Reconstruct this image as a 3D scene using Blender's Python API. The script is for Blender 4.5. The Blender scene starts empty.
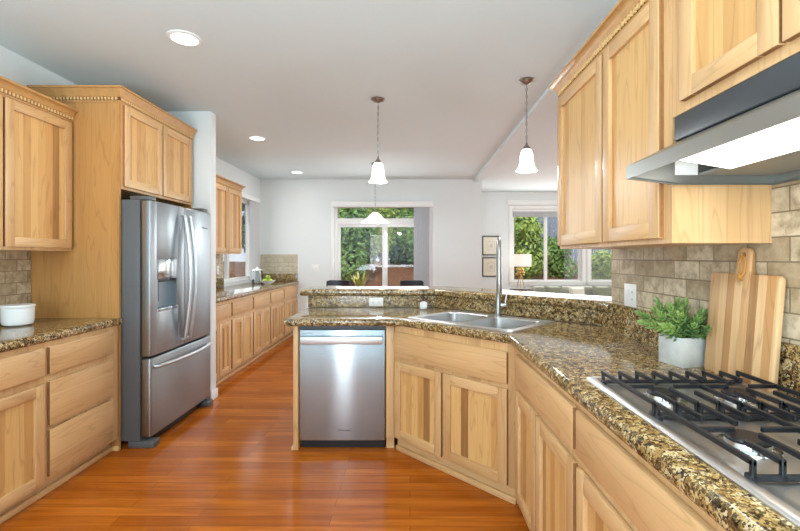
import bpy, bmesh, math, random
from mathutils import Vector, Matrix
R = math.radians
random.seed(7)
C = bpy.context.scene.collection
S = bpy.context.scene

# ------------------------------------------------------------------ camera, world, lights, exposure
cam_d = bpy.data.cameras.new('camera'); cam = bpy.data.objects.new('camera', cam_d); C.objects.link(cam)
cam.location = (0, 0, 1.35); cam.rotation_euler = (R(90), 0, 0)
cam_d.sensor_width = 36; cam_d.lens = 430/800*36
cam_d.shift_x = -10/800; cam_d.shift_y = -8.5/800
cam_d.clip_start = 0.02
S.camera = cam
S.view_settings.view_transform = 'Standard'; S.view_settings.look = 'None'
S.view_settings.gamma = 1; S.view_settings.use_curve_mapping = False
S.view_settings.exposure = 0.46

W = bpy.data.worlds.new('sky'); S.world = W; W.use_nodes = True
bgn = W.node_tree.nodes['Background']
bgn.inputs[0].default_value = (0.80, 0.90, 1.0, 1); bgn.inputs[1].default_value = 1.0

def light(name, kind, loc, power, color=(1, 1, 1), rot=(0, 0, 0), size=1, size_y=None, shape=None, spread=None):
    d = bpy.data.lights.new(name, kind); d.energy = power; d.color = color
    if kind == 'AREA':
        d.size = size
        if shape: d.shape = shape
        if size_y: d.shape = 'RECTANGLE'; d.size_y = size_y
        if spread: d.spread = spread
    elif kind == 'SUN': d.angle = size
    else: d.shadow_soft_size = size
    o = bpy.data.objects.new(name, d); C.objects.link(o); o.location = loc; o.rotation_euler = rot
    return o
sun = light('sun', 'SUN', (0, -5, 12), 1.7, (1, .95, .86), (R(42), 0, R(-12)), R(2))
# daylight at the house windows, plus added fill behind the camera
COOL = (.93, .97, 1.0); FILL_COOL = (.66, .88, 1.0)
light('rear_fill', 'AREA', (-1.28, -2.9, 1.25), 34, COOL, (R(92), 0, 0), .80, 2.1)  # unseen source, added as fill and shaped to streak the dishwasher
light('ceiling_fill', 'AREA', (-.7, -1.5, .95), 165, FILL_COOL, (R(174), 0, 0), 2.6, 1.6)  # no fixture here: upward fill added to brighten the ceiling
light('daylight_patio_door', 'AREA', (-.49, 7.42, 1.25), 14, COOL, (R(-90), 0, 0), 1.6, 2.0)
light('daylight_sink_side_window', 'AREA', (-2.5, 6.7, 1.62), 4, COOL, (0, R(-90), 0), 1.25, 1.1)
light('daylight_living_window', 'AREA', (3.2, 8.95, 1.6), 34, (1, .98, .95), (R(-90), 0, 0), 2.6, 1.5)
light('daylight_living_side', 'AREA', (5.3, 5.5, 1.5), 55, (1, .98, .95), (0, R(90), 0), 2.0, 4.0)

# ------------------------------------------------------------------ helpers
class MB:
    def __init__(s): s.bm = bmesh.new()
    def _bev(s, verts, b, seg=2):
        if b <= 0: return
        es = list({e for v in verts for e in v.link_edges})
        bmesh.ops.bevel(s.bm, geom=es, offset=b, segments=seg, affect='EDGES', profile=.5, clamp_overlap=True)
    def box(s, x0, x1, y0, y1, z0, z1, mat=0, bev=0.0, seg=2, rot=None):
        b2 = bmesh.new()
        r = bmesh.ops.create_cube(b2, size=1)
        for v in r['verts']:
            v.co = Vector(((x0+x1)/2+v.co.x*(x1-x0), (y0+y1)/2+v.co.y*(y1-y0), (z0+z1)/2+v.co.z*(z1-z0)))
        if bev > 0:
            bmesh.ops.bevel(b2, geom=b2.edges[:], offset=bev, segments=seg, affect='EDGES', profile=.5, clamp_overlap=True)
        if rot is not None: bmesh.ops.transform(b2, matrix=rot, verts=b2.verts[:])
        s.merge(b2, mat); return s
    def merge(s, b2, mat=0):
        vm = {}
        for v in b2.verts: vm[v] = s.bm.verts.new(v.co)
        for f in b2.faces:
            try:
                nf = s.bm.faces.new([vm[v] for v in f.verts]); nf.material_index = mat
            except ValueError: pass
        b2.free()
    def loft(s, rings, mat=0, close_u=True, cap=True):
        rv = [[s.bm.verts.new(p) for p in r] for r in rings]
        n = len(rv[0])
        for a, b in zip(rv[:-1], rv[1:]):
            for i in range(n if close_u else n-1):
                j = (i+1) % n
                f = s.bm.faces.new([a[i], a[j], b[j], b[i]]); f.material_index = mat
        if cap and close_u:
            for r, rev in ((rv[0], True), (rv[-1], False)):
                f = s.bm.faces.new(list(reversed(r)) if rev else r); f.material_index = mat
        return s
    def tube(s, pts, rad, seg=10, mat=0, cap=True, flat=1.0):
        pts = [Vector(p) for p in pts]; n = len(pts)
        rr = rad if isinstance(rad, (list, tuple)) else [rad]*n
        t0 = (pts[1]-pts[0]).normalized()
        up = Vector((0, 0, 1)) if abs(t0.z) < .9 else Vector((1, 0, 0))
        u = t0.cross(up).normalized(); rings = []
        for i in range(n):
            t = (pts[min(i+1, n-1)]-pts[max(i-1, 0)]).normalized()
            u = (u-t*u.dot(t)).normalized(); v = t.cross(u)
            rings.append([pts[i]+(u*math.cos(2*math.pi*k/seg)+v*math.sin(2*math.pi*k/seg)*flat)*rr[i] for k in range(seg)])
        return s.loft(rings, mat, True, cap)
    def lathe(s, prof, c=(0, 0, 0), seg=32, mat=0):
        c = Vector(c); prev = None
        for (r, z) in prof:
            if r < 1e-6: ring = [s.bm.verts.new(c+Vector((0, 0, z)))]
            else: ring = [s.bm.verts.new(c+Vector((r*math.cos(2*math.pi*k/seg), r*math.sin(2*math.pi*k/seg), z))) for k in range(seg)]
            if prev:
                for k in range(seg):
                    j = (k+1) % seg
                    a, b = prev, ring
                    if len(a) == 1 and len(b) == 1: continue
                    if len(a) == 1: q = [a[0], b[j], b[k]]
                    elif len(b) == 1: q = [a[k], a[j], b[0]]
                    else: q = [a[k], a[j], b[j], b[k]]
                    f = s.bm.faces.new(q); f.material_index = mat
            prev = ring
        return s
    def prism(s, pts, z0, z1, mat=0):
        return s.loft([[(x, y, z0) for x, y in pts], [(x, y, z1) for x, y in pts]], mat)
    def ball(s, c, rx, ry, rz, mat=0, u=16, v=10, p=1.0, mtx=None):
        b2 = bmesh.new(); bmesh.ops.create_uvsphere(b2, u_segments=u, v_segments=v, radius=1)
        for w in b2.verts:
            q = Vector([math.copysign(abs(t)**p, t) for t in w.co])
            q = Vector((q.x*rx, q.y*ry, q.z*rz))
            if mtx is not None: q = mtx @ q
            w.co = q+Vector(c)
        s.merge(b2, mat); return s
    def build(s, name, mats, parent=None, loc=None, world=False, angle=35):
        bm = s.bm
        bmesh.ops.recalc_face_normals(bm, faces=bm.faces[:])
        if parent is not None and world:
            m = Matrix.Translation(parent.location) @ parent.rotation_euler.to_matrix().to_4x4()
            bmesh.ops.transform(bm, matrix=m.inverted(), verts=bm.verts[:])
        if loc is not None: bmesh.ops.translate(bm, vec=-Vector(loc), verts=bm.verts[:])
        me = bpy.data.meshes.new(name); bm.to_mesh(me); bm.free()
        for m in (mats if isinstance(mats, (list, tuple)) else [mats]): me.materials.append(m)
        for p in me.polygons: p.use_smooth = True
        me.set_sharp_from_angle(angle=R(angle))
        o = bpy.data.objects.new(name, me); C.objects.link(o)
        if parent is not None: o.parent = parent
        if loc is not None: o.location = loc
        return o

def tag(o, label=None, cat=None, group=None, kind=None):
    if label: o['label'] = label
    if cat: o['category'] = cat
    if group: o['group'] = group
    if kind: o['kind'] = kind
    return o
def thing(name, label, cat, loc=(0, 0, 0), rz=0, group=None):
    o = bpy.data.objects.new(name, None); C.objects.link(o)
    o.empty_display_size = .05
    o.location = loc; o.rotation_euler = (0, 0, rz)
    return tag(o, label, cat, group)
def struct(name, mb, mats, parent=None):
    o = mb.build(name, mats, parent)
    if parent is None: o['kind'] = 'structure'
    return o
def copy_tree(o, parent=None):
    c = o.copy(); C.objects.link(c)
    if parent is not None: c.parent = parent
    for ch in list(o.children): copy_tree(ch, c)
    return c
def offset_poly(pts, d):
    n = len(pts); out = []
    area = sum(pts[i][0]*pts[(i+1) % n][1]-pts[(i+1) % n][0]*pts[i][1] for i in range(n))
    sg = 1 if area > 0 else -1
    for i in range(n):
        p0, p1, p2 = Vector(pts[i-1]), Vector(pts[i]), Vector(pts[(i+1) % n])
        a = (p1-p0).normalized(); b = (p2-p1).normalized()
        n1 = Vector((-a.y, a.x))*sg; n2 = Vector((-b.y, b.x))*sg
        m = (n1+n2); m = m/max(m.length_squared, 1e-6)*2
        out.append(tuple(p1+m*d))
    return out
def slab(mb, outline, z0, z1, r=.012, holes=(), seg=4):
    """flat stone slab with a rounded edge all round and optional holes"""
    area = sum(outline[i][0]*outline[(i+1) % len(outline)][1]-outline[(i+1) % len(outline)][0]*outline[i][1] for i in range(len(outline)))
    if area < 0: outline = outline[::-1]
    bm = mb.bm; rings = []
    lev = [(r*(1-math.sin(t*math.pi/2/seg)), z0+r*(1-math.cos(t*math.pi/2/seg))) for t in range(seg+1)]
    lev += [(r*(1-math.cos(t*math.pi/2/seg)), z1-r*(1-math.sin(t*math.pi/2/seg))) for t in range(seg+1)]
    for d, z in lev:
        rings.append([bm.verts.new((x, y, z)) for x, y in offset_poly(outline, d)])
    n = len(outline)
    for a, b in zip(rings[:-1], rings[1:]):
        for i in range(n):
            j = (i+1) % n; bm.faces.new([a[i], a[j], b[j], b[i]])
    hr = [[[bm.verts.new((x, y, z)) for x, y in h] for z in (z0, z1)] for h in holes]
    for lo, hi in hr:
        for i in range(len(lo)):
            j = (i+1) % len(lo); bm.faces.new([lo[i], hi[i], hi[j], lo[j]])
    for k, ring in ((0, rings[0]), (1, rings[-1])):
        es = []
        for loop in [ring]+[h[k] for h in hr]:
            for i in range(len(loop)):
                v, w = loop[i], loop[(i+1) % len(loop)]
                es.append(bm.edges.get((v, w)) or bm.edges.new((v, w)))
        bmesh.ops.triangle_fill(bm, use_beauty=True, use_dissolve=False, edges=es)
    return mb
def sweep(mb, path, prof, side=1, mat=0):
    """profile [(outward d, z)] carried along an open plan path with mitred corners"""
    n = len(path); P = [Vector(p) for p in path]; rings = []
    for i in range(n):
        if i == 0: a = b = (P[1]-P[0]).normalized()
        elif i == n-1: a = b = (P[i]-P[i-1]).normalized()
        else: a = (P[i]-P[i-1]).normalized(); b = (P[i+1]-P[i]).normalized()
        n1 = Vector((a.y, -a.x))*side; n2 = Vector((b.y, -b.x))*side
        m = n1+n2; m = m/m.length_squared*2
        rings.append([(P[i].x+m.x*d, P[i].y+m.y*d, z) for d, z in prof])
    return mb.loft(rings, mat)

# ------------------------------------------------------------------ materials
def srgb(r, g, b):
    f = lambda c: (c/255/12.92) if c/255 <= .04045 else ((c/255+.055)/1.055)**2.4
    return (f(r), f(g), f(b), 1)
def new_mat(name):
    m = bpy.data.materials.new(name); m.use_nodes = True
    nt = m.node_tree; b = nt.nodes['Principled BSDF']
    return m, nt, b
def N(nt, typ, **kw):
    n = nt.nodes.new(typ)
    for k, v in kw.items():
        if k.startswith('i_'): n.inputs[int(k[2:])].default_value = v
        else: setattr(n, k, v)
    return n
def L(nt, a, b): nt.links.new(a, b)
def ramp(nt, stops, interp='LINEAR'):
    n = nt.nodes.new('ShaderNodeValToRGB'); cr = n.color_ramp; cr.interpolation = interp
    while len(cr.elements) < len(stops): cr.elements.new(.5)
    for e, (p, c) in zip(cr.elements, stops): e.position = p; e.color = c
    return n
def math_n(nt, op, a=None, b=None):
    n = nt.nodes.new('ShaderNodeMath'); n.operation = op
    for k, v in enumerate((a, b)):
        if v is None: continue
        if isinstance(v, (int, float)): n.inputs[k].default_value = v
        else: L(nt, v, n.inputs[k])
    return n.outputs[0]
def mixc(nt, fac, a, b, mode='MIX'):
    n = nt.nodes.new('ShaderNodeMix'); n.data_type = 'RGBA'; n.blend_type = mode
    for k, v in ((0, fac), (6, a), (7, b)):
        if isinstance(v, (int, float, tuple)): n.inputs[k].default_value = v
        else: L(nt, v, n.inputs[k])
    return n.outputs[2]
def plain(name, col, rough=.5, metal=0.0, spec=None, noise=0, nscale=30, emit=None, estr=0, bump=0, coat=0):
    m, nt, b = new_mat(name)
    b.inputs['Base Color'].default_value = col; b.inputs['Roughness'].default_value = rough; b.inputs['Metallic'].default_value = metal
    if spec is not None: b.inputs['Specular IOR Level'].default_value = spec
    if coat: b.inputs['Coat Weight'].default_value = coat; b.inputs['Coat Roughness'].default_value = .08
    tc = N(nt, 'ShaderNodeTexCoord')
    if noise or bump:
        nz = N(nt, 'ShaderNodeTexNoise'); nz.inputs['Scale'].default_value = nscale; nz.inputs['Detail'].default_value = 4
        L(nt, tc.outputs['Object'], nz.inputs['Vector'])
        if noise:
            dk = tuple(c*(1-noise) for c in col[:3])+(1,); lt = tuple(min(1, c*(1+noise*.6)) for c in col[:3])+(1,)
            r = ramp(nt, [(.3, dk), (.7, lt)]); L(nt, nz.outputs['Fac'], r.inputs[0]); L(nt, r.outputs[0], b.inputs['Base Color'])
        if bump:
            bp = N(nt, 'ShaderNodeBump'); bp.inputs['Strength'].default_value = bump; bp.inputs['Distance'].default_value = .003
            L(nt, nz.outputs['Fac'], bp.inputs['Height']); L(nt, bp.outputs[0], b.inputs['Normal'])
    if emit: b.inputs['Emission Color'].default_value = emit; b.inputs['Emission Strength'].default_value = estr
    return m
def wood(name, light_c, mid_c, dark_c, axis='z', strip=.075, stripmix=.5, rough=.38, ringmix=.30, streak=.45):
    m, nt, b = new_mat(name)
    tc = N(nt, 'ShaderNodeTexCoord'); oi = N(nt, 'ShaderNodeObjectInfo')
    off = N(nt, 'ShaderNodeVectorMath', operation='ADD')
    cmb = N(nt, 'ShaderNodeCombineXYZ')
    r1 = math_n(nt, 'MULTIPLY', oi.outputs['Random'], 37.0)
    for k in range(3): L(nt, r1, cmb.inputs[k])
    L(nt, tc.outputs['Object'], off.inputs[0]); L(nt, cmb.outputs[0], off.inputs[1])
    sep = N(nt, 'ShaderNodeSeparateXYZ'); L(nt, off.outputs[0], sep.inputs[0])
    across = math_n(nt, 'ADD', sep.outputs[0], math_n(nt, 'MULTIPLY', sep.outputs[1], 1.0)) if axis == 'z' else math_n(nt, 'ADD', sep.outputs[2], sep.outputs[1])
    st = math_n(nt, 'FLOOR', math_n(nt, 'DIVIDE', across, strip))
    wn = N(nt, 'ShaderNodeTexWhiteNoise', noise_dimensions='1D'); L(nt, st, wn.inputs['W'])
    # shift grain per strip
    sh = N(nt, 'ShaderNodeCombineXYZ')
    for k in range(3): L(nt, math_n(nt, 'MULTIPLY', wn.outputs['Value'], 9.0), sh.inputs[k])
    v2 = N(nt, 'ShaderNodeVectorMath', operation='ADD'); L(nt, off.outputs[0], v2.inputs[0]); L(nt, sh.outputs[0], v2.inputs[1])
    mp = N(nt, 'ShaderNodeMapping'); L(nt, v2.outputs[0], mp.inputs[0])
    mp.inputs['Scale'].default_value = (9, 9, .9) if axis == 'z' else (.9, 9, 9)
    n1 = N(nt, 'ShaderNodeTexNoise'); n1.inputs['Scale'].default_value = 1; n1.inputs['Detail'].default_value = 2; L(nt, mp.outputs[0], n1.inputs['Vector'])
    rings = math_n(nt, 'PINGPONG', math_n(nt, 'MULTIPLY', n1.outputs['Fac'], 9.0), .5)
    mp2 = N(nt, 'ShaderNodeMapping'); L(nt, v2.outputs[0], mp2.inputs[0])
    mp2.inputs['Scale'].default_value = (110, 110, 3) if axis == 'z' else (3, 110, 110)
    n2 = N(nt, 'ShaderNodeTexNoise'); n2.inputs['Scale'].default_value = 1; n2.inputs['Detail'].default_value = 3; L(nt, mp2.outputs[0], n2.inputs['Vector'])
    tone = mixc(nt, stripmix, ramp_out(nt, n1.outputs['Fac'], [(.3, light_c), (.72, mid_c)]),
                ramp_out(nt, wn.outputs['Value'], [(0, light_c), (.45, light_c), (.72, mid_c), (.82, mid_c), (.95, dark_c)]))
    rg = ramp_out(nt, rings, [(0, (1, 1, 1, 1)), (.12, (0, 0, 0, 1)), (.5, (0, 0, 0, 1))])
    c1 = mixc(nt, math_n(nt, 'MULTIPLY', rg, ringmix), tone, dark_c)
    fs = ramp_out(nt, n2.outputs['Fac'], [(.42, (0, 0, 0, 1)), (.72, (1, 1, 1, 1))])
    c2 = mixc(nt, math_n(nt, 'MULTIPLY', fs, streak), c1, mid_c)
    L(nt, c2, b.inputs['Base Color'])
    b.inputs['Roughness'].default_value = rough
    return m
def ramp_out(nt, src, stops):
    r = ramp(nt, stops); L(nt, src, r.inputs[0]); return r.outputs[0]

WL, WM, WD = srgb(224, 184, 134), srgb(204, 160, 108), srgb(148, 100, 56)
M = {}
M['wood_v'] = wood('maple_upright_grain', WL, WM, WD, 'z', .09, .35)
M['wood_h'] = wood('maple_level_grain', WL, WM, WD, 'x', .16, .2)
M['wood_panel'] = wood('maple_panel_strips', srgb(224, 180, 118), srgb(202, 152, 92), srgb(134, 86, 46), 'z', .054, .85)
M['wood_side_shade'] = wood('maple_shaded_side', srgb(196, 146, 86), srgb(178, 126, 68), srgb(140, 92, 44), 'z', .30, .3, ringmix=.4)  # darker copy of the maple, shade of the unlit panel put into colour
M['wood_edge_shade'] = plain('maple_end_grain_shade', srgb(150, 104, 60), .6, noise=.15, nscale=60)  # end-grain brown that also paints in shade at the gaps round fronts
M['crown'] = plain('maple_crown', srgb(196, 148, 90), .4, noise=.12, nscale=25)
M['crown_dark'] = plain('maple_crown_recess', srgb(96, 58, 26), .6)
M['dentil'] = plain('maple_dentil', srgb(228, 188, 128), .4)
M['cab_in'] = plain('cabinet_underside', srgb(196, 150, 96), .5, noise=.1, nscale=20)

def granite():
    m, nt, b = new_mat('speckled_granite'); tc = N(nt, 'ShaderNodeTexCoord')
    def vor(scale, smooth=False, dist=0):
        v = N(nt, 'ShaderNodeTexVoronoi'); v.inputs['Scale'].default_value = scale
        nz = N(nt, 'ShaderNodeTexNoise'); nz.inputs['Scale'].default_value = scale*1.2; L(nt, tc.outputs['Object'], nz.inputs['Vector'])
        a = N(nt, 'ShaderNodeMix'); a.data_type = 'VECTOR'; a.inputs[0].default_value = .035
        L(nt, tc.outputs['Object'], a.inputs[4]); L(nt, nz.outputs['Color'], a.inputs[5])
        L(nt, a.outputs[1], v.inputs['Vector']); return v
    v1 = vor(84); sp = N(nt, 'ShaderNodeSeparateColor'); L(nt, v1.outputs['Color'], sp.inputs[0])
    c1 = ramp_out(nt, sp.outputs[0], [(0, srgb(30, 24, 18)), (.2, srgb(52, 40, 28)), (.36, srgb(118, 90, 50)), (.56, srgb(164, 130, 74)), (.78, srgb(200, 170, 114)), (1, srgb(230, 212, 172))])
    v2 = vor(58); sp2 = N(nt, 'ShaderNodeSeparateColor'); L(nt, v2.outputs['Color'], sp2.inputs[0])
    c2 = ramp_out(nt, sp2.outputs[1], [(0, srgb(40, 32, 24)), (.25, srgb(84, 64, 42)), (.5, srgb(150, 116, 64)), (.8, srgb(182, 150, 96)), (1, srgb(206, 186, 146))])
    nz = N(nt, 'ShaderNodeTexNoise'); nz.inputs['Scale'].default_value = 140; nz.inputs['Detail'].default_value = 3; L(nt, tc.outputs['Object'], nz.inputs['Vector'])
    dk = ramp_out(nt, nz.outputs['Fac'], [(.53, (0, 0, 0, 1)), (.59, (1, 1, 1, 1))])
    c = mixc(nt, .26, c1, c2)
    c = mixc(nt, math_n(nt, 'MULTIPLY', dk, .85), c, srgb(40, 31, 24))
    L(nt, c, b.inputs['Base Color']); b.inputs['Roughness'].default_value = .10
    return m
M['granite'] = granite()

def tiles(name, u, c1, c2, c3, grout):
    m, nt, b = new_mat(name); tc = N(nt, 'ShaderNodeTexCoord'); sp = N(nt, 'ShaderNodeSeparateXYZ'); L(nt, tc.outputs['Object'], sp.inputs[0])
    cb = N(nt, 'ShaderNodeCombineXYZ'); L(nt, sp.outputs[u], cb.inputs[0]); L(nt, sp.outputs[2], cb.inputs[1])
    br = N(nt, 'ShaderNodeTexBrick'); L(nt, cb.outputs[0], br.inputs['Vector'])
    br.inputs['Scale'].default_value = 1; br.inputs['Brick Width'].default_value = .165; br.inputs['Row Height'].default_value = .0785
    br.inputs['Mortar Size'].default_value = .0028; br.inputs['Mortar Smooth'].default_value = .3; br.inputs['Bias'].default_value = 0
    br.inputs['Color1'].default_value = c1; br.inputs['Color2'].default_value = c2; br.inputs['Mortar'].default_value = grout
    nz = N(nt, 'ShaderNodeTexNoise'); nz.inputs['Scale'].default_value = 22; nz.inputs['Detail'].default_value = 6; nz.inputs['Roughness'].default_value = .65
    L(nt, tc.outputs['Object'], nz.inputs['Vector'])
    c = mixc(nt, ramp_out(nt, nz.outputs['Fac'], [(.40, (0, 0, 0, 1)), (.68, (.85, .85, .85, 1))]), br.outputs['Color'], c3)
    c = mixc(nt, br.outputs['Fac'], c, grout)
    L(nt, c, b.inputs['Base Color']); b.inputs['Roughness'].default_value = .55
    bp = N(nt, 'ShaderNodeBump'); bp.inputs['Strength'].default_value = .6; bp.inputs['Distance'].default_value = .004
    h = math_n(nt, 'SUBTRACT', math_n(nt, 'MULTIPLY', nz.outputs['Fac'], .4), br.outputs['Fac'])
    L(nt, h, bp.inputs['Height']); L(nt, bp.outputs[0], b.inputs['Normal'])
    return m
M['tile_y'] = tiles('travertine_tile', 1, srgb(226, 212, 184), srgb(180, 160, 128), srgb(146, 124, 92), srgb(136, 120, 94))
M['tile_x'] = tiles('travertine_tile_end', 0, srgb(212, 204, 182), srgb(198, 188, 164), srgb(176, 164, 136), srgb(166, 154, 128))

def floor_mat():
    m, nt, b = new_mat('red_brown_floorboards'); tc = N(nt, 'ShaderNodeTexCoord')
    br = N(nt, 'ShaderNodeTexBrick'); L(nt, tc.outputs['Object'], br.inputs['Vector'])
    br.inputs['Scale'].default_value = 1; br.inputs['Brick Width'].default_value = 1.1; br.inputs['Row Height'].default_value = .083
    br.inputs['Mortar Size'].default_value = .0012; br.inputs['Mortar Smooth'].default_value = .2; br.offset = .37; br.offset_frequency = 2
    br.inputs['Color1'].default_value = srgb(206, 116, 34); br.inputs['Color2'].default_value = srgb(170, 88, 22); br.inputs['Mortar'].default_value = srgb(92, 46, 18)
    mp = N(nt, 'ShaderNodeMapping'); L(nt, tc.outputs['Object'], mp.inputs[0]); mp.inputs['Scale'].default_value = (2.2, 34, 1)
    nz = N(nt, 'ShaderNodeTexNoise'); nz.inputs['Scale'].default_value = 1; nz.inputs['Detail'].default_value = 6; nz.inputs['Distortion'].default_value = .5; L(nt, mp.outputs[0], nz.inputs['Vector'])
    c = mixc(nt, ramp_out(nt, nz.outputs['Fac'], [(.35, (0, 0, 0, 1)), (.75, (.75, .75, .75, 1))]), br.outputs['Color'], srgb(138, 66, 12))
    L(nt, c, b.inputs['Base Color'])
    b.inputs['Specular IOR Level'].default_value = .17
    L(nt, ramp_out(nt, nz.outputs['Fac'], [(.3, (.12, .12, .12, 1)), (.8, (.2, .2, .2, 1))]), b.inputs['Roughness'])
    bp = N(nt, 'ShaderNodeBump'); bp.inputs['Strength'].default_value = .25; bp.inputs['Distance'].default_value = .002; bp.invert = True
    L(nt, br.outputs['Fac'], bp.inputs['Height']); L(nt, bp.outputs[0], b.inputs['Normal'])
    return m
M['floor'] = floor_mat()
M['wall'] = plain('white_wall_paint', srgb(228, 232, 232), .7, bump=.08, nscale=160)
M['ceiling'] = plain('ceiling_paint', srgb(218, 229, 232), .8, bump=.35, nscale=70)
M['white_trim'] = plain('white_gloss_trim', srgb(240, 240, 238), .35)
M['white_plastic'] = plain('white_plastic', srgb(242, 242, 240), .35)
M['dark_slot'] = plain('dark_slot', srgb(60, 60, 60), .5)

def steel(name, col, rough, axis, tangent=None, ani=.75):
    m, nt, b = new_mat(name); tc = N(nt, 'ShaderNodeTexCoord'); mp = N(nt, 'ShaderNodeMapping'); L(nt, tc.outputs['Object'], mp.inputs[0])
    sc = [500, 500, 500]; sc[axis] = 3; mp.inputs['Scale'].default_value = sc
    nz = N(nt, 'ShaderNodeTexNoise'); nz.inputs['Scale'].default_value = 1; nz.inputs['Detail'].default_value = 2; L(nt, mp.outputs[0], nz.inputs['Vector'])
    dk = tuple(c*.93 for c in col[:3])+(1,)
    L(nt, ramp_out(nt, nz.outputs['Fac'], [(.3, dk), (.7, col)]), b.inputs['Base Color'])
    b.inputs['Roughness'].default_value = rough; b.inputs['Metallic'].default_value = 1
    if tangent:
        b.inputs['Anisotropic'].default_value = ani
        c = N(nt, 'ShaderNodeCombineXYZ')
        for k in range(3): c.inputs[k].default_value = tangent[k]
        vt = N(nt, 'ShaderNodeVectorTransform', vector_type='VECTOR', convert_from='OBJECT', convert_to='WORLD')
        L(nt, c.outputs[0], vt.inputs[0]); L(nt, vt.outputs[0], b.inputs['Tangent'])
    return m
M['steel_h'] = steel('brushed_steel', srgb(166, 174, 180), .26, 0, (0, 0, 1), .9)
M['fridge_steel'] = steel('grey_brushed_steel', srgb(158, 164, 168), .36, 0, (0, 0, 1), .6)
M['steel_y'] = steel('brushed_steel_long', srgb(212, 213, 214), .36, 1)
M['sink_steel'] = steel('satin_sink_steel', srgb(214, 214, 213), .34, 0)
M['chrome'] = plain('polished_metal', srgb(214, 214, 212), .16, 1)
M['handle_steel'] = plain('satin_handle_steel', srgb(206, 212, 216), .36, .9)
M['nickel'] = plain('brushed_nickel', srgb(166, 166, 164), .34, 1)
M['fridge_side'] = plain('grey_painted_cabinet', srgb(88, 89, 90), .45)
M['black_plastic'] = plain('black_plastic', srgb(22, 22, 24), .4)
M['charcoal'] = plain('charcoal_panel', srgb(62, 66, 70), .35)
M['iron'] = plain('black_cast_iron', srgb(22, 24, 29), .4, bump=.15, nscale=250)
M['concrete'] = plain('pale_concrete', srgb(206, 207, 204), .8, noise=.12, nscale=28, bump=.2)
M['soil'] = plain('dark_soil', srgb(60, 46, 34), .95, noise=.4, nscale=90, bump=.5)
M['ceramic'] = plain('white_ceramic', srgb(238, 239, 238), .22)
M['paper'] = plain('white_label_paper', srgb(240, 240, 236), .7)
M['leather'] = plain('tan_leather', srgb(196, 138, 62), .6)
M['board'] = wood('acacia_board_strips', srgb(224, 186, 138), srgb(192, 142, 90), srgb(104, 64, 34), 'z', .034, .9, rough=.5, ringmix=.3)
M['shade_glass'] = plain('frosted_lit_glass', srgb(250, 248, 242), .4, emit=(1, .97, .9, 1), estr=2.2)
M['lens_lit'] = plain('lit_lamp_lens', srgb(250, 250, 246), .4, emit=(1, .98, .94, 1), estr=6)
M['hood_lens'] = plain('lit_hood_lens', srgb(250, 250, 246), .4, emit=(1, .97, .92, 1), estr=2.0)
M['black_metal'] = plain('dark_metal', srgb(58, 58, 62), .3, .8)
M['dark_wood'] = plain('dark_stained_wood', srgb(70, 52, 40), .4, noise=.2, nscale=30)
M['apple'] = plain('green_apple_skin', srgb(164, 196, 60), .3, noise=.12, nscale=20)
M['sofa'] = plain('grey_linen', srgb(172, 172, 162), .9, noise=.06, nscale=200, bump=.3)
M['sage'] = plain('sage_linen', srgb(134, 140, 122), .9, noise=.08, nscale=180, bump=.3)
M['cream_cloth'] = plain('cream_linen', srgb(222, 218, 204), .9, noise=.05, nscale=180, bump=.3)
M['lampshade'] = plain('white_linen_shade', srgb(244, 240, 230), .8, emit=(1, .95, .86, 1), estr=.25)
M['gold'] = plain('aged_gold', srgb(190, 156, 92), .35, .8)
M['print_paper'] = plain('cream_print', srgb(236, 230, 214), .8)
M['print_mat'] = plain('print_mount', srgb(214, 208, 190), .8)
M['frame_dark'] = plain('dark_frame', srgb(52, 46, 40), .4)
def sheer(name, col, tr=.55):
    m, nt, b = new_mat(name); out = nt.nodes['Material Output']
    b.inputs['Base Color'].default_value = col; b.inputs['Roughness'].default_value = .6
    t = N(nt, 'ShaderNodeBsdfTranslucent'); t.inputs[0].default_value = col
    mx = N(nt, 'ShaderNodeMixShader'); mx.inputs[0].default_value = tr
    L(nt, b.outputs[0], mx.inputs[1]); L(nt, t.outputs[0], mx.inputs[2]); L(nt, mx.outputs[0], out.inputs[0]); return m
M['blind'] = sheer('pale_grey_blind', srgb(222, 223, 226), .2)
M['sheer_blind'] = sheer('white_sheer_blind', srgb(240, 240, 240), .6)
def leaf_mat(name, a, b_, rough=.5):
    m, nt, b = new_mat(name); tc = N(nt, 'ShaderNodeTexCoord')
    nz = N(nt, 'ShaderNodeTexNoise'); nz.inputs['Scale'].default_value = 9; nz.inputs['Detail'].default_value = 5; L(nt, tc.outputs['Object'], nz.inputs['Vector'])
    L(nt, ramp_out(nt, nz.outputs['Fac'], [(.3, a), (.7, b_)]), b.inputs['Base Color']); b.inputs['Roughness'].default_value = rough
    return m
M['succulent'] = leaf_mat('succulent_leaf', srgb(58, 100, 56), srgb(166, 194, 104), .4)
M['agave'] = leaf_mat('striped_blade_leaf', srgb(96, 106, 44), srgb(206, 190, 96))
M['hedge'] = leaf_mat('hedge_leaf', srgb(70, 112, 48), srgb(150, 184, 96))
M['hedge_dark'] = leaf_mat('conifer_leaf', srgb(46, 76, 44), srgb(110, 140, 92))
M['hedge_light'] = leaf_mat('young_leaf', srgb(110, 150, 60), srgb(190, 206, 110))
M['bark'] = plain('bark', srgb(92, 70, 54), .9, noise=.3, nscale=18, bump=.6)
M['mulch'] = plain('bark_mulch', srgb(120, 80, 54), .95, noise=.35, nscale=14, bump=1)
M['fence'] = plain('grey_blue_fence_boards', srgb(128, 138, 150), .8, noise=.15, nscale=12)
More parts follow.
